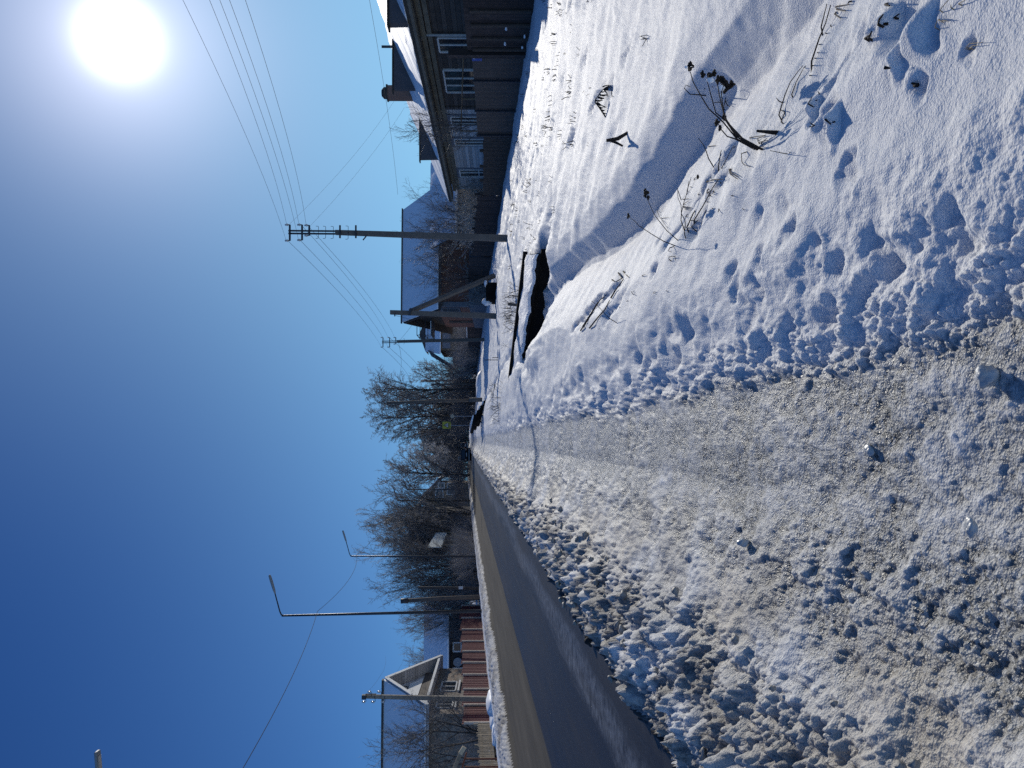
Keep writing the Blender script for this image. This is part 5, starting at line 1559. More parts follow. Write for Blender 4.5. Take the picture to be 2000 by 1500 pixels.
SPEC = dict(
    birch=dict(depth=4, n=(17, 8, 6, 4), start=(.26, .2, .1, .1), ang=(30, 38, 38, 35), len=(.52, .42, .5, .55), up=(.05, .20, -.04, -.26, -.38), taper=.72),
    vase=dict(depth=4, n=(9, 8, 6, 4), start=(.12, .18, .15, .1), ang=(24, 28, 32, 35), len=(.80, .42, .46, .5), up=(.1, .14, .08, -.02, -.08), taper=.35),
    round=dict(depth=4, n=(14, 8, 6, 4), start=(.2, .15, .15, .1), ang=(46, 42, 42, 40), len=(.50, .5, .5, .5), up=(.05, .22, .16, .05, -.05), taper=.8),
    orchard=dict(depth=4, n=(7, 8, 7, 4), start=(.3, .25, .2, .1), ang=(42, 40, 42, 40), len=(.75, .55, .5, .5), up=(.05, .25, .2, .12, .05), taper=.4),
    thin=dict(depth=3, n=(9, 8, 6), start=(.35, .25, .2), ang=(36, 38, 40), len=(.52, .5, .5), up=(.05, .25, .2, .1), taper=.6),
)


def tree_template(seed, h, kind, trunk_r, dens=1.0, twig=1.0, stems=1, spread=.0, mats=('bark', 'twig')):
    t = Tree(seed, h, kind, dens, twig); r = t.r
    for s in range(stems):
        a = 6.283 * s / max(stems, 1) + r.random(); tilt = spread * r.uniform(.6, 1.2)
        d = Vector((math.sin(tilt) * math.cos(a), math.sin(tilt) * math.sin(a), math.cos(tilt)))
        t.grow(Vector((0.06 * s * math.cos(a), .06 * s * math.sin(a), -.25)), d, h * (.92 if kind != 'vase' else .62) * r.uniform(.85, 1.05), trunk_r * (1 if stems == 1 else .7), 0, SPEC[kind])
    zs = max(v[2] for v in t.tr.v + t.cr.v); k = h / zs
    out = []
    for mb, nm, mt in ((t.tr, 'trunk', mats[0]), (t.cr, 'crown', mats[1])):
        mb.v = [(v[0] * k, v[1] * k, v[2] * k) for v in mb.v]
        me = bpy.data.meshes.new(nm); me.from_pydata(mb.v, [], mb.f); me.materials.append(MAT[mt])
        me.polygons.foreach_set('use_smooth', [True] * len(me.polygons)); me.update()
        out.append((nm, me))
    return out, h


def shrub_template(seed, h, w, stems, mat, leafy=0, dens=1.0):
    r = random.Random(seed); mb = MB(); lf = MB()
    def twig(p, d, L, rad, lev):
        pts = [p]; dd = d.copy(); q = p
        for i in range(3):
            dd = (dd + Vector((r.gauss(0, .16), r.gauss(0, .16), r.gauss(.04, .14)))).normalized(); q = q + dd * (L / 3); pts.append(q)
        mb.tube(pts, [rad, rad * .8, rad * .65, rad * .45], 3, 0, False)
        if leafy and lev >= 1:
            for k in range(leafy):
                c = pts[r.randint(1, 3)] + Vector((r.gauss(0, .03), r.gauss(0, .03), r.gauss(0, .03))); s = r.uniform(.02, .045)
                u = Vector((r.gauss(0, 1), r.gauss(0, 1), r.gauss(0, 1))).normalized(); v = u.orthogonal().normalized()
                lf.poly([c - u * s, c + v * s * .6, c + u * s, c - v * s * .6])
        if lev < 2:
            for k in range(int((6 if lev == 0 else 4) * dens)):
                s = r.uniform(.2, 1.0); j = min(2, int(s * 3)); q2 = pts[j].lerp(pts[j + 1], s * 3 - j)
                nd = (dd + Vector((r.gauss(0, .6), r.gauss(0, .6), r.gauss(.1, .4)))).normalized()
                twig(q2, nd, L * r.uniform(.35, .6), rad * .6, lev + 1)
    for s in range(stems):
        a = r.uniform(0, 6.28); k = math.sqrt(r.random()); p = Vector((math.cos(a) * k * w * .32, math.sin(a) * k * w * .32, -.1))
        d = Vector((math.cos(a) * k * .5 * w / h, math.sin(a) * k * .5 * w / h, 1)).normalized()
        twig(p, d, h * r.uniform(.6, .95), .012, 0)
    me = bpy.data.meshes.new('twigs'); me.from_pydata(mb.v, [], mb.f); me.materials.append(MAT[mat]); me.update()
    out = [('twigs', me)]
    if leafy:
        m2 = bpy.data.meshes.new('frosted_leaves'); m2.from_pydata(lf.v, [], lf.f); m2.materials.append(MAT['leaf_frost']); m2.update(); out.append(('frosted_leaves', m2))
    return out, h


MAT['leaf_frost'] = M('frosted_leaf', (0.20, 0.20, 0.17), 0.7, .4, 12, 0.0, c2=(.46, .46, .42))


def plant(tpl, name, label, cat, x, y, h, z=None, sx=1.0, rz=0.0, group=None, leanx=0.0):
    parts, h0 = tpl
    zz = gz(x, y) if z is None else z
    t = thing(name, (x, y, zz), label, cat, group)
    k = h / h0
    t.scale = (k * sx, k * sx, k); t.rotation_euler = (0, leanx, rz)
    for nm, me in parts:
        o = bpy.data.objects.new(nm, me); col.objects.link(o); o.parent = t
    return t


def plant_px(tpl, name, label, cat, u, vtop, y, z=None, **kw):
    b = at(u, 950, y); zz = gz(b.x, y) if z is None else z
    h = at(u, vtop, y).z - zz
    return plant(tpl, name, label, cat, b.x, y, h, zz, **kw)


TB = [tree_template(11 + k, 14.0, 'birch', .20, 1.1, 2.6) for k in range(2)]
TV = [tree_template(31, 11.5, 'vase', .16, 1.08, 2.0, 4, .20, ('bark', 'twig')), tree_template(32, 11.5, 'vase', .14, 1.08, 2.0, 5, .30, ('bark', 'twig'))]
TW = tree_template(41, 12.0, 'round', .22, 1.0, 3.2, 2, .16, ('bark', 'twig_frost'))
TD = tree_template(45, 10.0, 'round', .16, .85, 4.0, 2, .12, ('bark', 'twig_dark'))
TO = [tree_template(51, 6.0, 'orchard', .12, .85, 1.6, 3, .22, ('bark', 'twig')), tree_template(52, 6.0, 'orchard', .11, .85, 1.5, 2, .25, ('bark', 'twig'))]
TY = [tree_template(55, 6.0, 'orchard', .12, .85, 1.15, 3, .22, ('bark', 'twig_dark')), tree_template(56, 6.0, 'orchard', .11, .8, 1.15, 2, .25, ('bark', 'twig_dark'))]
TT = tree_template(61, 4.6, 'thin', .045, 1.0, .9, 2, .08, ('bark', 'twig_dark'))
SD = [shrub_template(71 + k, 3.0, 3.0, 34, 'twig_dark', 0, 1.0) for k in range(2)]
SL = [shrub_template(81 + k, 2.4, 2.8, 34, 'twig', 0, 1.0) for k in range(2)]
SF = shrub_template(91, 1.6, 1.8, 22, 'twig_frost', 3, 1.0)

GB = 'tall birches beyond the snowy logs'
plant_px(TB[0], 'birch_tree', 'tallest birch with two bare feathery tops, nearest to the tall thin dark pole', 'tree', 740, 705, 96, rz=.4, sx=1.0, group=GB)
plant_px(TB[1], 'birch_tree', 'birch with drooping twigs rising directly behind the thin dark pole', 'tree', 712, 700, 101, rz=2.1, sx=1.1, group=GB)
plant_px(TB[0], 'birch_tree', 'broad birch left of the dark pole whose crown hangs over the yellow sign', 'tree', 685, 703, 104, rz=3.6, sx=1.0, group=GB)
plant_px(TB[1], 'birch_tree', 'lower drooping birch at the left end of the birch group', 'tree', 662, 742, 112, rz=5.0, sx=.95, group=GB)
plant_px(TW, 'frosted_tree', 'rounded frosted tree standing between the ochre house and the birches', 'tree', 772, 797, 100, rz=.6, sx=.95)
plant_px(TW, 'willow_tree', 'large frosted willow at the end of the street, left of the black car', 'tree', 572, 735, 125, rz=1.2, sx=1.05)
plant_px(TW, 'willow_tree', 'smaller frosted willow just right of the black car', 'tree', 604, 775, 150, rz=2.6, sx=1.05)
plant_px(TV[0], 'fan_tree', 'wide fan-shaped bare tree behind the third street lamp', 'tree', 452, 680, 80, rz=.9, sx=1.0)
plant_px(TV[1], 'fan_tree', 'fan-shaped bare tree right of the third lamp, over the black barn', 'tree', 497, 694, 88, rz=2.2, sx=.95)
plant_px(TV[1], 'fan_tree', 'leaning bare tree left of the third lamp with dark drooping crown', 'tree', 385, 712, 72, rz=3.9, sx=.85)
plant_px(TV[0], 'fan_tree', 'slender bare tree close to the left of the third lamp post', 'tree', 425, 716, 79, rz=5.1, sx=.75)
GT = 'bushy trees behind the maroon fence'
for (u, v, y, k, w, lb) in ((306, 758, 76, 0, .85, 'bushy bare tree behind the second street lamp'), (284, 780, 79, 1, .7, 'bushy bare tree over the right end of the long blue roof'),
                            (330, 792, 80, 1, .9, 'low bushy tree behind the leaning old pole'), (240, 800, 96, 0, 1.0, 'tree top showing above the middle of the long blue roof'),
                            (208, 798, 100, 1, .9, 'small tree top above the long blue roof near the white gable'), (183, 770, 92, 0, .8, 'thin bare tree top behind the white gable peak')):
    plant_px(TO[k] if u < 320 else TV[k], 'bare_tree', lb, 'tree', u, v, y, sx=w, rz=u * .37, group=GT)
plant_px(TY[0], 'bare_tree', 'big spreading bare tree in the yard before the stone house', 'tree', 62, 702, 42, rz=.3, sx=1.05)
plant_px(TY[1], 'bare_tree', 'bare tree at the left edge in front of the dark blue roof', 'tree', 8, 728, 40, rz=2.3, sx=1.0)
plant_px(TY[1], 'bare_tree', 'bushy bare tree crossing the stone house beside the pale pole', 'tree', 100, 800, 46, rz=4.0, sx=.9)
plant_px(TT, 'young_tree', 'young bare tree standing at the corner of the brown fence', 'tree', 1258, 752, 29.6, rz=.7, sx=.95)
plant_px(TY[0], 'bare_tree', 'wide twiggy tree right behind the tall concrete pole', 'tree', 1055, 768, 50, rz=1.0, sx=.95)
plant_px(TY[1], 'bare_tree', 'twiggy tree left of the tall concrete pole against the blue roof', 'tree', 1000, 772, 52, rz=2.9, sx=1.0)
plant_px(TY[0], 'bare_tree', 'dark twiggy tree at the left part of the blue roof before the brick wall', 'tree', 958, 788, 54, rz=4.4, sx=.85)
plant_px(TY[1], 'bare_tree', 'small bare tree in front of the lean-to shed', 'tree', 1100, 800, 47, rz=5.3, sx=.7)

GS = 'thickets along the street'
# dark thicket closing the street
for i, (u, v, y, k, w) in enumerate(((712, 812, 118, 0, 1.1), (690, 820, 128, 1, 1.2), (668, 806, 132, 0, 1.2), (650, 812, 180, 1, 1.5), (632, 815, 184, 0, 1.6), (614, 812, 182, 1, 1.6),
                                  (594, 822, 180, 0, 1.5), (700, 845, 112, 1, 1.3), (742, 835, 112, 0, 1.1), (668, 845, 128, 1, 1.2), (682, 850, 116, 0, 1.3), (606, 846, 190, 1, 2.0), (640, 842, 188, 0, 2.0), (622, 850, 192, 1, 2.0))):
    plant_px(TD, 'thicket_tree', ('dark bushy tree of the thicket closing the end of the street', 'dark bushy tree of the thicket closing the end of the street')[k], 'tree', u, v, y, sx=w, rz=i * 1.3, group='dark trees closing the end of the street')
DL = ('twiggy dark bush in the thicket behind the yellow sign', 'twiggy dark bush in the thicket around the parked cars')
for i in range(16):
    u = 748 - i * 4.6; y = 98 + (i * 37 % 34)
    plant_px(SD[i % 2], 'dark_bush', DL[0], 'bush', u, 868 + (i * 13 % 18), y, sx=1.5, rz=i * .9, group='dark bushes behind the yellow sign')
for i, (u, v, y) in enumerate(((590, 862, 135), (577, 868, 128), (561, 872, 132), (548, 876, 120), (534, 878, 112), (521, 868, 116), (508, 872, 104), (584, 882, 118))):
    plant_px(SD[i % 2], 'dark_bush', 'dark scrubby bush before the far gable house', 'bush', u, v, y, sx=1.3, rz=i * 1.7, group='dark scrub before the far gable house')
for i in range(14):
    plant_px(SD[i % 2], 'dark_bush', 'dark low bush beyond the crest at the very end of the street', 'bush', 705 - i * 8.5, 866 + (i * 11 % 14), 186 + (i * 5 % 12), sx=2.6, rz=i * 1.3, group='dark bushes beyond the crest of the street')
# pale twiggy scrub along the far kerb
for i in range(26):
    u = 498 - i * 5.6; y = 88 - i * .78 + (i * 7 % 5); v = 868 + (i * 29 % 32)
    if 428 < u < 470: v += 18
    b = at(u, 900, y)
    x = min(b.x, -9.6)
    h = max(1.4, at(u, v, y).z - gz(x, y))
    plant(SL[i % 2], 'twiggy_bush', 'pale leafless bush in the thicket under the white billboard and fan trees', 'bush', x, y, h, sx=1.15, rz=i * 2.1, group='pale twiggy thicket along the far kerb')
for i, (x_, y_, v_) in enumerate(((-9.1, 63, 886), (-8.9, 66, 884), (-9.2, 68.5, 882), (-9.0, 71, 880), (-9.4, 64.5, 880), (-9.3, 70, 886))):
    plant(SL[i % 2], 'twiggy_bush', 'pale leafless bush close in front of the billboard posts', 'bush', x_, y_, max(1.2, at(446, v_, y_).z - gz(x_, y_)), sx=1.0, rz=i * 1.9, group='pale bushes before the billboard posts')
for i, (u, v, y) in enumerate(((396, 850, 74), (375, 862, 73), (352, 850, 74), (415, 862, 76), (338, 870, 74), (480, 850, 86), (366, 872, 72), (440, 885, 76))):
    plant_px(SD[(i + 1) % 2], 'tall_bush', 'tall dark bush standing in the thicket left of the black barn', 'bush', u, v, y, sx=.9, rz=i * 1.1, group='tall dark bushes left of the barn')
for i, (u, v, y) in enumerate(((316, 845, 74), (298, 850, 75), (282, 868, 74), (258, 888, 74))):
    plant_px(SD[i % 2], 'tall_bush', 'dark bush rising behind the uphill end of the maroon fence', 'bush', u, v, y, sx=.9, rz=i * 1.9, group='dark bushes behind the maroon fence')
for i, (u, v, y) in enumerate(((90, 892, 44.5), (60, 890, 44), (28, 892, 43), (112, 895, 45.5))):
    plant_px(SL[i % 2], 'yard_bush', 'tangled leafless bush against the stone house wall', 'bush', u, v, y, sx=.8, rz=i * 1.4, group='tangled bushes by the stone house')
# frosted shrubs behind the right-hand fences
for i, (u, v, y, lb) in enumerate(((1122, 885, 43.0, 'frosted leafy shrub nearest the grey siding corner'), (1098, 893, 45.0, 'frosted leafy shrub second from the grey siding corner'), (1072, 890, 47.0, 'frosted leafy shrub half behind the tall concrete pole'),
                                   (1130, 905, 42.2, 'low frosted shrub touching the grey siding corner'), (1048, 905, 49.4, 'frosted shrub just right of the tall concrete pole'), (948, 900, 57.0, 'frosted shrub by the foot of the slanting brace'))):
    plant_px(SF, 'frosted_shrub', lb, 'shrub', u, v, y, sx=.85 + .1 * (i % 3), rz=i * 1.2)
for i, (u, v, y) in enumerate(((846, 882, 80), (822, 872, 84), (800, 876, 88), (812, 890, 80), (782, 880, 98), (858, 895, 78))):
    plant_px(SL[i % 2], 'pale_shrub', 'pale twiggy shrub tangled in front of the ochre house', 'shrub', u, v, y, sx=1.0, rz=i * 2.2, group='pale shrubs before the ochre house')
for i, (u, v, y) in enumerate(((790, 892, 90), (775, 888, 102), (762, 895, 100), (835, 900, 82))):
    plant_px(SD[i % 2], 'dark_shrub', 'dark twiggy shrub in front of the round frosted tree', 'shrub', u, v, y, sx=1.1, rz=i * 1.5, group='dark shrubs before the frosted tree')
# reeds beside the footbridge
def reeds(label, x, y, n, h, w, seed, lean=.25):
    r = random.Random(seed); mb = MB()
    for k in range(n):
        a = Vector((x + r.gauss(0, w), y + r.gauss(0, w), 0)); a.z = gz(a.x, a.y) - .05
        hh = h * r.uniform(.5, 1.1); d = Vector((r.gauss(0, lean), r.gauss(0, lean), 1))
        m_ = a + d * hh * .55; e = a + d * hh + Vector((r.gauss(0, .05), r.gauss(0, .05), -.03))
        mb.tube([a, m_, e], [.006, .005, .0035], 3, 0, False)
        if r.random() < .6:
            mb.tube([m_, m_ + Vector((r.gauss(0, .09), r.gauss(0, .09), .08))], [.004, .003], 3, 0, False)
    o = mb.build('reed_clump', MAT['weed_mid'], loc=(x, y, gz(x, y)))
    tag(o, label, 'reeds'); o['kind'] = 'stuff'; return o


p = at(893, 1005, 21.5); reeds('thin brown reeds standing in snow beyond the middle of the long footbridge', p.x, 21.5, 46, .55, .42, 1)
p = at(880, 985, 25); reeds('small tangle of stalks on the snow just below the braced pole', p.x, 25, 34, .42, .35, 2, .5)
p = at(705, 985, 27.5); reeds('brown stalks at the far end of the long footbridge', p.x, 27.5, 34, .45, .35, 3, .4)
p = at(727, 965, 34); reeds('short stalks along the far small footbridge', p.x, 34, 26, .40, .45, 4, .4)

# ================================================================== DRY WEEDS IN THE FOREGROUND
def c3(cx, cy): return 1400 - .2 * cy, 1300 + .2 * cx
def c4(cx, cy): return 1150 - .2 * cy, 1100 + .2 * cx
def c6(cx, cy): return 1500 - .25 * cy, 1500 + .25 * cx


def ground_hit(u, v):
    """march the view ray down to the built snow surface"""
    d = ray(u, v); d = d / d.y; y0 = 1.2; step = .05
    y = y0
    while y < 60:
        p = EYE + d * y
        if p.z < surf(p.x, p.y):
            lo, hi = y - step, y
            for k in range(12):
                m = (lo + hi) / 2; p = EYE + d * m
                if p.z < surf(p.x, p.y): hi = m
                else: lo = m
            return EYE + d * hi
        step = max(.03, y * .01); y += step
    return gr(u, v, -.4)


def stems(mb, f, lines, rad, y=None, lie=False, dy=0.0, taper=.45):
    for L in lines:
        p0 = ground_hit(*f(*L[0])); yy = p0.y if y is None else y
        pts = []
        for k, c in enumerate(L):
            u, v = f(*c)
            if lie:
                q = ground_hit(u, v); q = q + Vector((0, 0, .012))
            else:
                q = at(u, v, yy + dy * k)
                if k > 0 and q.z < surf(q.x, q.y) + .006:
                    q = ground_hit(u, v) + Vector((0, 0, .014))
                if k == 0 and y is None: q = q - Vector((0, 0, .03))
            pts.append(q)
        n = len(pts); mb.tube(pts, [rad * (1 - (1 - taper) * i / max(1, n - 1)) for i in range(n)], 5, 0, False)


def head(mb, f, c, r_px, y, seed, n=26, s=.2, rad=.006):
    r = random.Random(seed); u, v = f(*c); p = at(u, v, y); k = y / 1540.0 * s
    base = p - Vector((0, 0, r_px * k * 1.1))
    for i in range(n):
        a = r.uniform(0, 6.28); q = math.sqrt(r.random())
        e = p + Vector((math.cos(a) * q, math.sin(a) * q * .8, r.uniform(-.4, .55) * (1.2 - q))) * (r_px * k)
        mb.tube([base.lerp(e, .2), base.lerp(e, .6) + Vector((0, 0, .004)), e], [.0016, .0014, .0012], 3, 0, False)
        mb.lump(e, rad * r.uniform(.7, 1.4), i, (1, 1, .8), 4, .1)


def weed(name, label, f, lines, rad, heads=(), y=None, lie=False, mat='weed', dy=0.0, cat='weed', snow=(), group=None):
    p = ground_hit(*f(*lines[0][0])); yy = p.y if y is None else y
    t = thing(name, p, label, cat, group)
    for ln in lines:
        mb = MB(); stems(mb, f, [ln], rad, y, lie, dy); mb.build('stem', MAT[mat], t, smooth=True)
    if heads:
        for i, (c, r_) in enumerate(heads):
            m_ = MB(); head(m_, f, c, r_, yy + dy * 3, i + int(c[0]), n=max(8, int(r_ * .55))); m_.build('seed_head', MAT[mat], t)
    if snow:
        m_ = MB()
        for (c, r_) in snow:
            u, v = f(*c); m_.lump(at(u, v, yy - .01), r_ * .2 * yy / 1540, int(c[0]), (1, 1, 1.2), 6, .15)
        m_.build('snow_clump', MAT['snow'], t, smooth=True)
    return t


weed('tansy_weed', 'large dry tansy with dark flat seed heads leaning across the ditch shadow', c3, [
    [(890, 990), (700, 860), (560, 690), (420, 560), (330, 410), (270, 300), (240, 200)], [(880, 995), (690, 830), (590, 680), (490, 600), (430, 380), (400, 270)],
    [(900, 985), (720, 850), (580, 650), (550, 540), (520, 400), (500, 290)], [(940, 990), (750, 850), (600, 690), (560, 560), (545, 400), (570, 330)],
    [(930, 985), (800, 900), (680, 790), (610, 700), (575, 640)], [(860, 985), (690, 860), (600, 830), (540, 760), (510, 700)], [(400, 440), (320, 425), (240, 420), (180, 360), (200, 330), (245, 350)],
    [(545, 500), (600, 480), (625, 530), (650, 540)], [(540, 495), (470, 500)], [(435, 350), (470, 350)], [(345, 400), (400, 365)], [(560, 600), (585, 560), (610, 450)]], .0042,
     [((240, 150), 45), ((360, 230), 35), ((430, 235), 38), ((475, 215), 28), ((510, 285), 40), ((560, 300), 50), ((590, 350), 62), ((645, 325), 42), ((545, 275), 30), ((500, 690), 36), ((570, 640), 28), ((530, 750), 20)],
     snow=[((440, 285), 30), ((540, 360), 32), ((545, 430), 16), ((200, 155), 14)])
weed('dead_weed', 'bent dry stalks around a grey snow lump at the foot of the tansy', c3, [[(760, 850), (850, 845), (940, 830), (1010, 820)], [(850, 925), (930, 850), (1000, 825)], [(860, 920), (940, 890), (1030, 870)], [(830, 960), (930, 940), (990, 930)],
     [(920, 945), (960, 900), (1020, 850)], [(800, 960), (740, 1000), (745, 1080), (790, 1105), (860, 1130)]], .003)
weed('dark_stick', 'short thick black stick poking from the snow beside the tansy', c3, [[(1085, 800), (1020, 790), (890, 778)]], .012, cat='stick')
weed('dead_weed', 'small pale forked stalk on the snow below the tansy', c3, [[(1190, 1015), (1140, 995), (1020, 970)], [(1160, 1000), (1240, 985)]], .0025, mat='weed_mid')
weed('ladder_weed', 'long fallen weed with short side shoots like a ladder near the upper right corner', c6, [
    [(285, 705), (340, 480), (400, 300), (450, 180), (490, 40)], [(385, 350), (415, 210), (460, 30)], [(470, 60), (560, 50), (660, 35)], [(490, 62), (560, 72), (635, 85)], [(500, 68), (545, 110), (595, 142)], [(635, 2), (660, 14), (650, 30)],
    [(312, 585), (350, 590)], [(330, 510), (376, 512)], [(345, 455), (392, 455)], [(362, 410), (412, 412)], [(380, 345), (424, 348)], [(425, 270), (475, 258)], [(455, 245), (515, 195)]], .0042, dy=.015)
weed('arched_weed', 'pair of thin arching stalks left of the ladder-like weed', c6, [[(88, 1005), (110, 900), (130, 830), (160, 735), (200, 640), (255, 565), (300, 510)], [(170, 845), (185, 740), (220, 640), (300, 540)], [(258, 498), (300, 535)],
     [(95, 1000), (130, 950), (158, 875), (100, 858), (85, 880)], [(112, 825), (85, 790), (65, 765)]], .0032, dy=.01)
weed('hollow_twigs', 'black branching twigs in the blue hollow at the upper right', c6, [[(890, 245), (895, 190), (905, 150), (935, 112)], [(895, 205), (940, 185), (975, 178)], [(975, 165), (1020, 135), (1062, 108)], [(800, 345), (820, 300), (845, 245)], [(785, 350), (790, 300), (835, 270)], [(905, 20), (950, 35), (985, 45)]], .0055)
weed('grass_tuft', 'bleached grass tuft sticking from a snow mound in the upper right', c6, [[(1335, 275), (1345, 215), (1360, 160)], [(1345, 170), (1400, 160), (1450, 165)], [(1340, 130), (1380, 80), (1450, 0)], [(1480, 65), (1530, 30), (1585, 0)], [(1300, 150), (1370, 155), (1420, 180)], [(1420, 110), (1470, 60), (1470, 35)]], .0022, mat='grass', cat='grass tuft')
weed('grass_tuft', 'few curved bleached grass blades low on the right-hand snow', c6, [[(1575, 415), (1590, 370), (1620, 340), (1722, 332)], [(1585, 412), (1620, 375), (1650, 355), (1695, 352)], [(1580, 412), (1575, 380)]], .0018, mat='grass', cat='grass tuft')
weed('dead_leaf', 'tiny dark brown curled leaf on a small mound in the right-hand snow', c6, [[(1165, 680), (1160, 650)], [(1150, 655), (1180, 668), (1200, 660), (1215, 655)]], .007, cat='leaf')
weed('dead_leaf', 'small black leaf flake alone on the snow above the curled leaf', c6, [[(945, 528), (985, 532)]], .006, lie=True, cat='leaf')
weed('dark_stick', 'bent dark stick lying on the shaded mound beside the arching stalks', c6, [[(428, 885), (480, 935), (525, 972)], [(485, 945), (535, 955)]], .005, cat='stick')
weed('dead_weed', 'short upright twig in the hollow below the ladder-like weed', c6, [[(350, 870), (342, 810), (345, 755)], [(372, 785), (390, 715)], [(350, 770), (400, 785)]], .0035)
weed('dead_weed', 'tiny forked twig left of the bent dark stick', c6, [[(368, 1012), (340, 970), (325, 955)], [(350, 985), (320, 990)]], .003)
weed('seed_weed', 'thin leaning weed with a small seed knob, leftmost of the pair below the ditch shadow', c4, [[(1090, 667), (980, 605), (870, 540), (740, 455), (690, 400), (640, 370)], [(740, 455), (785, 465)], [(700, 412), (742, 428)], [(660, 385), (690, 410)]], .003, [((635, 362), 22)], dy=-.02)
weed('seed_weed', 'thin leaning weed with a spreading seed head, right one of a pair by the ditch', c4, [[(1112, 632), (1010, 500), (900, 360), (850, 260), (812, 170)], [(905, 370), (980, 382), (1055, 370)], [(880, 300), (960, 370), (1040, 480)], [(835, 235), (890, 245)]], .003, [((800, 130), 45), ((830, 175), 20)], dy=-.02)
weed('ragged_weed', 'ragged dark weed with hanging shreds above the dark crack in the snow', c4, [[(1170, 632), (1185, 540), (1192, 450), (1190, 400), (1155, 340), (1150, 250), (1120, 180), (1118, 90)], [(1150, 545), (1150, 400), (1155, 330), (1180, 220), (1215, 110), (1225, 20)],
     [(1120, 200), (1190, 195), (1250, 190)], [(1115, 285), (1190, 265), (1270, 275)], [(1140, 290), (1210, 290), (1270, 292)], [(1130, 280), (1200, 275), (1260, 282)], [(1140, 270), (1200, 240), (1245, 210)], [(1190, 395), (1260, 400), (1320, 405)], [(1175, 340), (1230, 345), (1215, 370), (1250, 360)], [(1195, 120), (1235, 122)], [(1215, 80), (1260, 72)], [(1200, 470), (1245, 475)], [(1110, 455), (1200, 465)]], .0032)
weed('weed_tangle', 'tangle of broken dark stems lying along the ditch edge behind the ragged weed', c4, [[(1190, 560), (1230, 470), (1290, 340), (1380, 170), (1420, 80), (1470, -20)], [(1240, 500), (1300, 400), (1390, 260), (1480, 90), (1540, 0)], [(1200, 520), (1260, 520)], [(1290, 545), (1275, 465), (1340, 400)], [(1280, 150), (1340, 150)], [(1360, 15), (1420, 30), (1480, 10)],
     [(1390, 155), (1450, 165)], [(1420, 110), (1490, 130)], [(1440, 60), (1430, 140)], [(1350, 230), (1430, 215)], [(1500, 60), (1560, 30)], [(1480, 240), (1540, 320)], [(1400, 320), (1480, 280)], [(1640, 165), (1670, 160)], [(1290, 500), (1420, 300)]], .0045, lie=False, dy=.02)
weed('weed_tangle', 'dark stems with brown tufts lying in the crack left of the tansy', c3, [[(330, 1500), (400, 1350), (480, 1240), (580, 1130), (690, 920)], [(350, 1490), (430, 1360), (520, 1230), (700, 930)], [(470, 1240), (540, 1130), (560, 1000), (570, 965)], [(580, 1135), (660, 1180), (740, 1225)], [(560, 1130), (660, 1200), (735, 1250)], [(380, 1260), (480, 1255), (590, 1250)], [(420, 1400), (480, 1390)], [(270, 1390), (340, 1395)],
     [(470, 1220), (420, 1050), (380, 930), (320, 850)], [(380, 935), (440, 930), (510, 920)], [(160, 1500), (210, 1360), (250, 1230)], [(210, 1330), (265, 1325)], [(240, 1280), (300, 1245), (330, 1225)], [(125, 1500), (115, 1340)]], .0038, [((450, 1385), 30), ((470, 1400), 22), ((315, 1230), 16)], dy=.01)
weed('loop_weed', 'small dead stem bent into a square loop on the open snow', c4, [[(1052, 832), (1032, 782), (1055, 758), (1115, 752), (1120, 792)], [(1085, 640), (1040, 670), (1025, 700), (1060, 712)]], .0035)
weed('slant_weed', 'straight thin stem crossing two dark cracks near the ditch end', c4, [[(515, 1420), (460, 1365), (420, 1330), (340, 1240), (275, 1188)], [(430, 1335), (455, 1300)], [(160, 1262), (225, 1365)]], .0038, dy=-.02)
weed('fallen_stems', 'dark fallen stems lying in the snow towards the long footbridge', c4, [[(178, 1478), (240, 1392), (300, 1292), (370, 1182), (430, 1132)], [(200, 1440), (290, 1300), (350, 1200)], [(268, 1452), (350, 1350), (420, 1270), (466, 1182)], [(478, 1162), (520, 1090), (602, 978)], [(600, 900), (650, 955)], [(550, 915), (590, 965), (530, 1000)], [(490, 982), (515, 998)]], .008, lie=True)
weed('weed_bunch', 'little dark bunch of stalks between two hollows beside the fallen stems', c4, [[(680, 1165), (690, 1110), (665, 1095)], [(690, 1140), (712, 1128)], [(660, 1105), (700, 1095)], [(600, 1200), (640, 1185)], [(620, 1170), (630, 1195)], [(540, 1300), (560, 1240)], [(840, 1080), (905, 1118)], [(880, 1130), (915, 1095)], [(740, 965), (790, 940), (822, 932)]], .0035)
weed('reed_wisps', 'fine pale wisps at the ditch edge near the footbridge opening', c4, [[(80, 1495), (100, 1420)], [(95, 1480), (150, 1420), (190, 1340)], [(330, 1420), (360, 1470)], [(1745, 330), (1775, 285)], [(1015, 1140), (1025, 1085)]], .003, mat='weed_mid')


# arch weed and dark stub in the field
def c7(cx, cy): return 1370 - .08 * cy, 1150 + .08 * cx


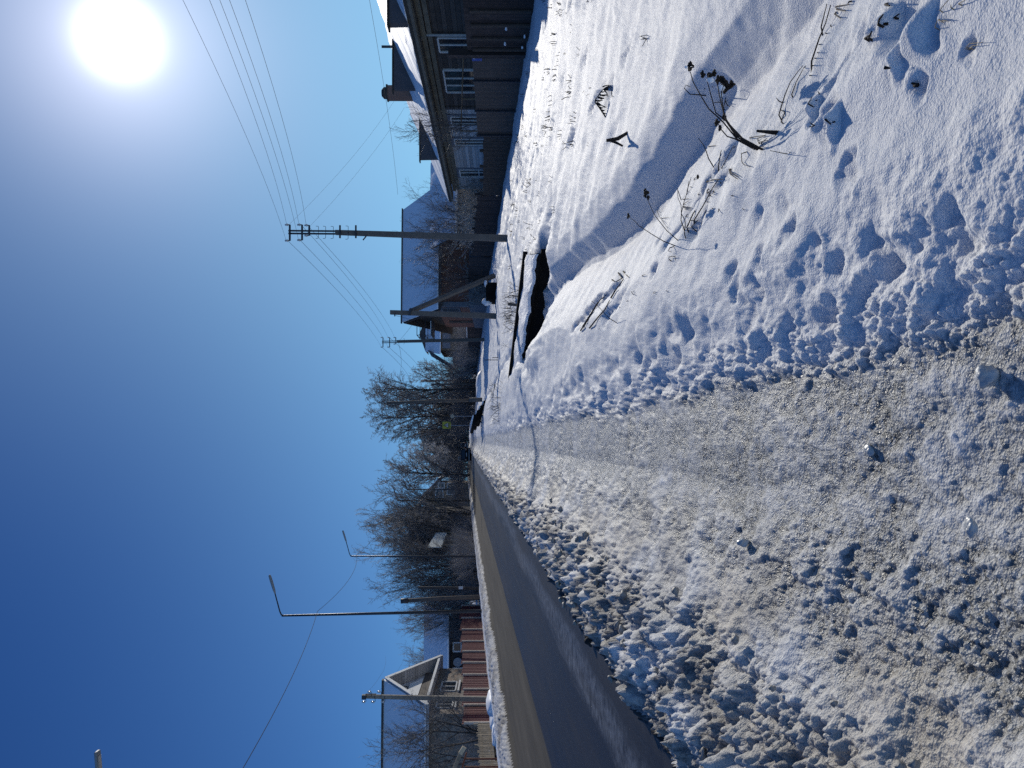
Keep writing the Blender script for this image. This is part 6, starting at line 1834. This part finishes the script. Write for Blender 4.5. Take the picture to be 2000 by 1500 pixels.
p = ground_hit(*c7(410, 1235)); ya = p.y
t = thing('arched_weed', p, 'curved dead stem with a comb of hanging leaves, alone on the open snow field', 'weed')
mb = MB(); stems(mb, c7, [[(410, 1235), (330, 1110), (240, 980), (155, 875), (158, 815), (240, 700), (330, 575), (420, 500), (515, 490), (580, 560), (600, 740)], [(340, 490), (450, 465), (520, 460), (595, 515)], [(370, 560), (440, 650), (500, 740)]], .008, ya); mb.build('stem', MAT['weed'], t)
mb = MB()
for (a, b_, w) in (((270, 695), (450, 690), .9), ((230, 750), (380, 775), 1), ((160, 830), (340, 820), .8), ((200, 880), (320, 950), 1.3), ((240, 980), (350, 1010), .8), ((300, 1050), (390, 1070), .7), ((345, 1120), (420, 1150), .6), ((390, 560), (510, 500), 1.6), ((300, 620), (400, 600), .5), ((320, 950), (420, 990), .6)):
    mb.tube([at(*c7(*a), ya), at(*c7((a[0] + b_[0]) / 2, (a[1] + b_[1]) / 2 + 14), ya - .02), at(*c7(*b_), ya - .03)], [.010 * w, .014 * w, .004], 4)
mb.build('leaf', MAT['weed'], t)
u_ = lambda cx, cy: (1500 - .475 * cy, 1050 + .475 * cx)
p = ground_hit(*u_(365, 590)); ya = p.y
t = thing('dark_stub', p, 'two crossed black stubs with a blue shadow near the curved stem', 'stub')
MB().tube([at(*u_(372, 545), ya), at(*u_(330, 570), ya), at(*u_(283, 578), ya)], [.014, .018, .014], 6).build('stub', MAT['weed'], t)
MB().tube([at(*u_(350, 600), ya - .02), at(*u_(320, 585), ya), at(*u_(284, 575), ya)], [.009, .012, .009], 6).build('stub', MAT['weed'], t)

# sparse stubble over the field
r = random.Random(12); protos = []
for k in range(4):
    mb = MB()
    for j in range(r.randint(2, 5)):
        a = Vector((r.gauss(0, .03), r.gauss(0, .03), -.06)); e = a + Vector((r.gauss(0, .06), r.gauss(0, .06), r.uniform(.08, .16)))
        mb.tube([a, a.lerp(e, .6) + Vector((r.gauss(0, .015), 0, 0)), e], [.008, .006, .005], 4)
    o = mb.build('weed_stub', MAT['weed'], loc=(0, 0, 0)); protos.append(o)
first = [True] * 4
for k in range(130):
    y = 6.0 + 22 * r.random() ** .9; x = r.uniform(3.1 + .02 * y, 10.3)
    if r.random() < .5:
        cl = ((5.2, 11.5), (6.5, 15.0), (4.6, 17.5), (7.8, 12.0), (6.3, 9.0))[r.randint(0, 4)]
        x = cl[0] + r.gauss(0, .5); y = cl[1] + r.gauss(0, 1.3)
    if x < 3: continue
    i = r.randint(0, 3)
    o = protos[i] if first[i] else protos[i].copy()
    if not first[i]: col.objects.link(o)
    first[i] = False
    o.location = (x, y, gz(x, y) - .01); o.rotation_euler = (r.gauss(0, .2), r.gauss(0, .2), r.uniform(0, 6.28)); s = r.uniform(.5, 1.15) * min(1.1, max(.5, y / 13)); o.scale = (s, s, s)
    tag(o, 'tiny dark dead weed stub poking through the open snow field', 'weed stub', 'weed stubs scattered over the snow field')

# ice lumps on the path and clods by the road
r = random.Random(21)
def lump(label, u, v, W, rad, mat, sq, seed, name='ice_lump', cat='ice lump', group=None, n=14):
    p = gr(u, v, W)
    o = MB().lump(p + Vector((0, 0, rad * sq[2] * .45)), rad, seed, sq, n, .22).build(name, MAT[mat], loc=p, smooth=True)
    tag(o, label, cat, group); return o


lump('largest pale ice lump with a blue shaded side at the foot of the path', 765, 1937, -.22, .027, 'ice', (1.0, .9, .95), 3)
lump('oblong grey ice lump on the slushy side of the path', 440, 1455, -.14, .026, 'ice', (.8, 1.0, .9), 5)
lump('smooth rounded beige lump beside the oblong grey one', 330, 1440, -.12, .034, 'ice', (.9, 1.2, .8), 8)
lump('flat grey lump in the middle of the path', 620, 1700, -.22, .018, 'ice', (1.0, 1.3, .6), 12)
lump('small ice lump near the bottom of the slush, left of centre', 470, 1900, -.15, .017, 'ice', (1.2, 1.0, .7), 13)
lump('dark frozen clod lying alone on the wet asphalt', 253, 1158, 0.0, .06, 'stone_dark', (1.0, 1.0, .8), 15, 'frozen_clod', 'clod')
for k in range(70):
    y = 1.6 + 10 * r.random() ** 1.5; x = r.uniform(-1.72, -.75)
    zz = gz(x, y) + .05
    o = MB().lump((x, y, zz), r.uniform(.012, .028) * (.7 + y * .06), k, (1, r.uniform(.8, 1.3), r.uniform(.6, .9)), 7, .32).build('frozen_clod', MAT['dirt_ice'], loc=(x, y, zz), smooth=True)
    tag(o, 'small dirty frozen clod in the ploughed ridge beside the asphalt', 'clod', 'dirty clods along the ploughed ridge')
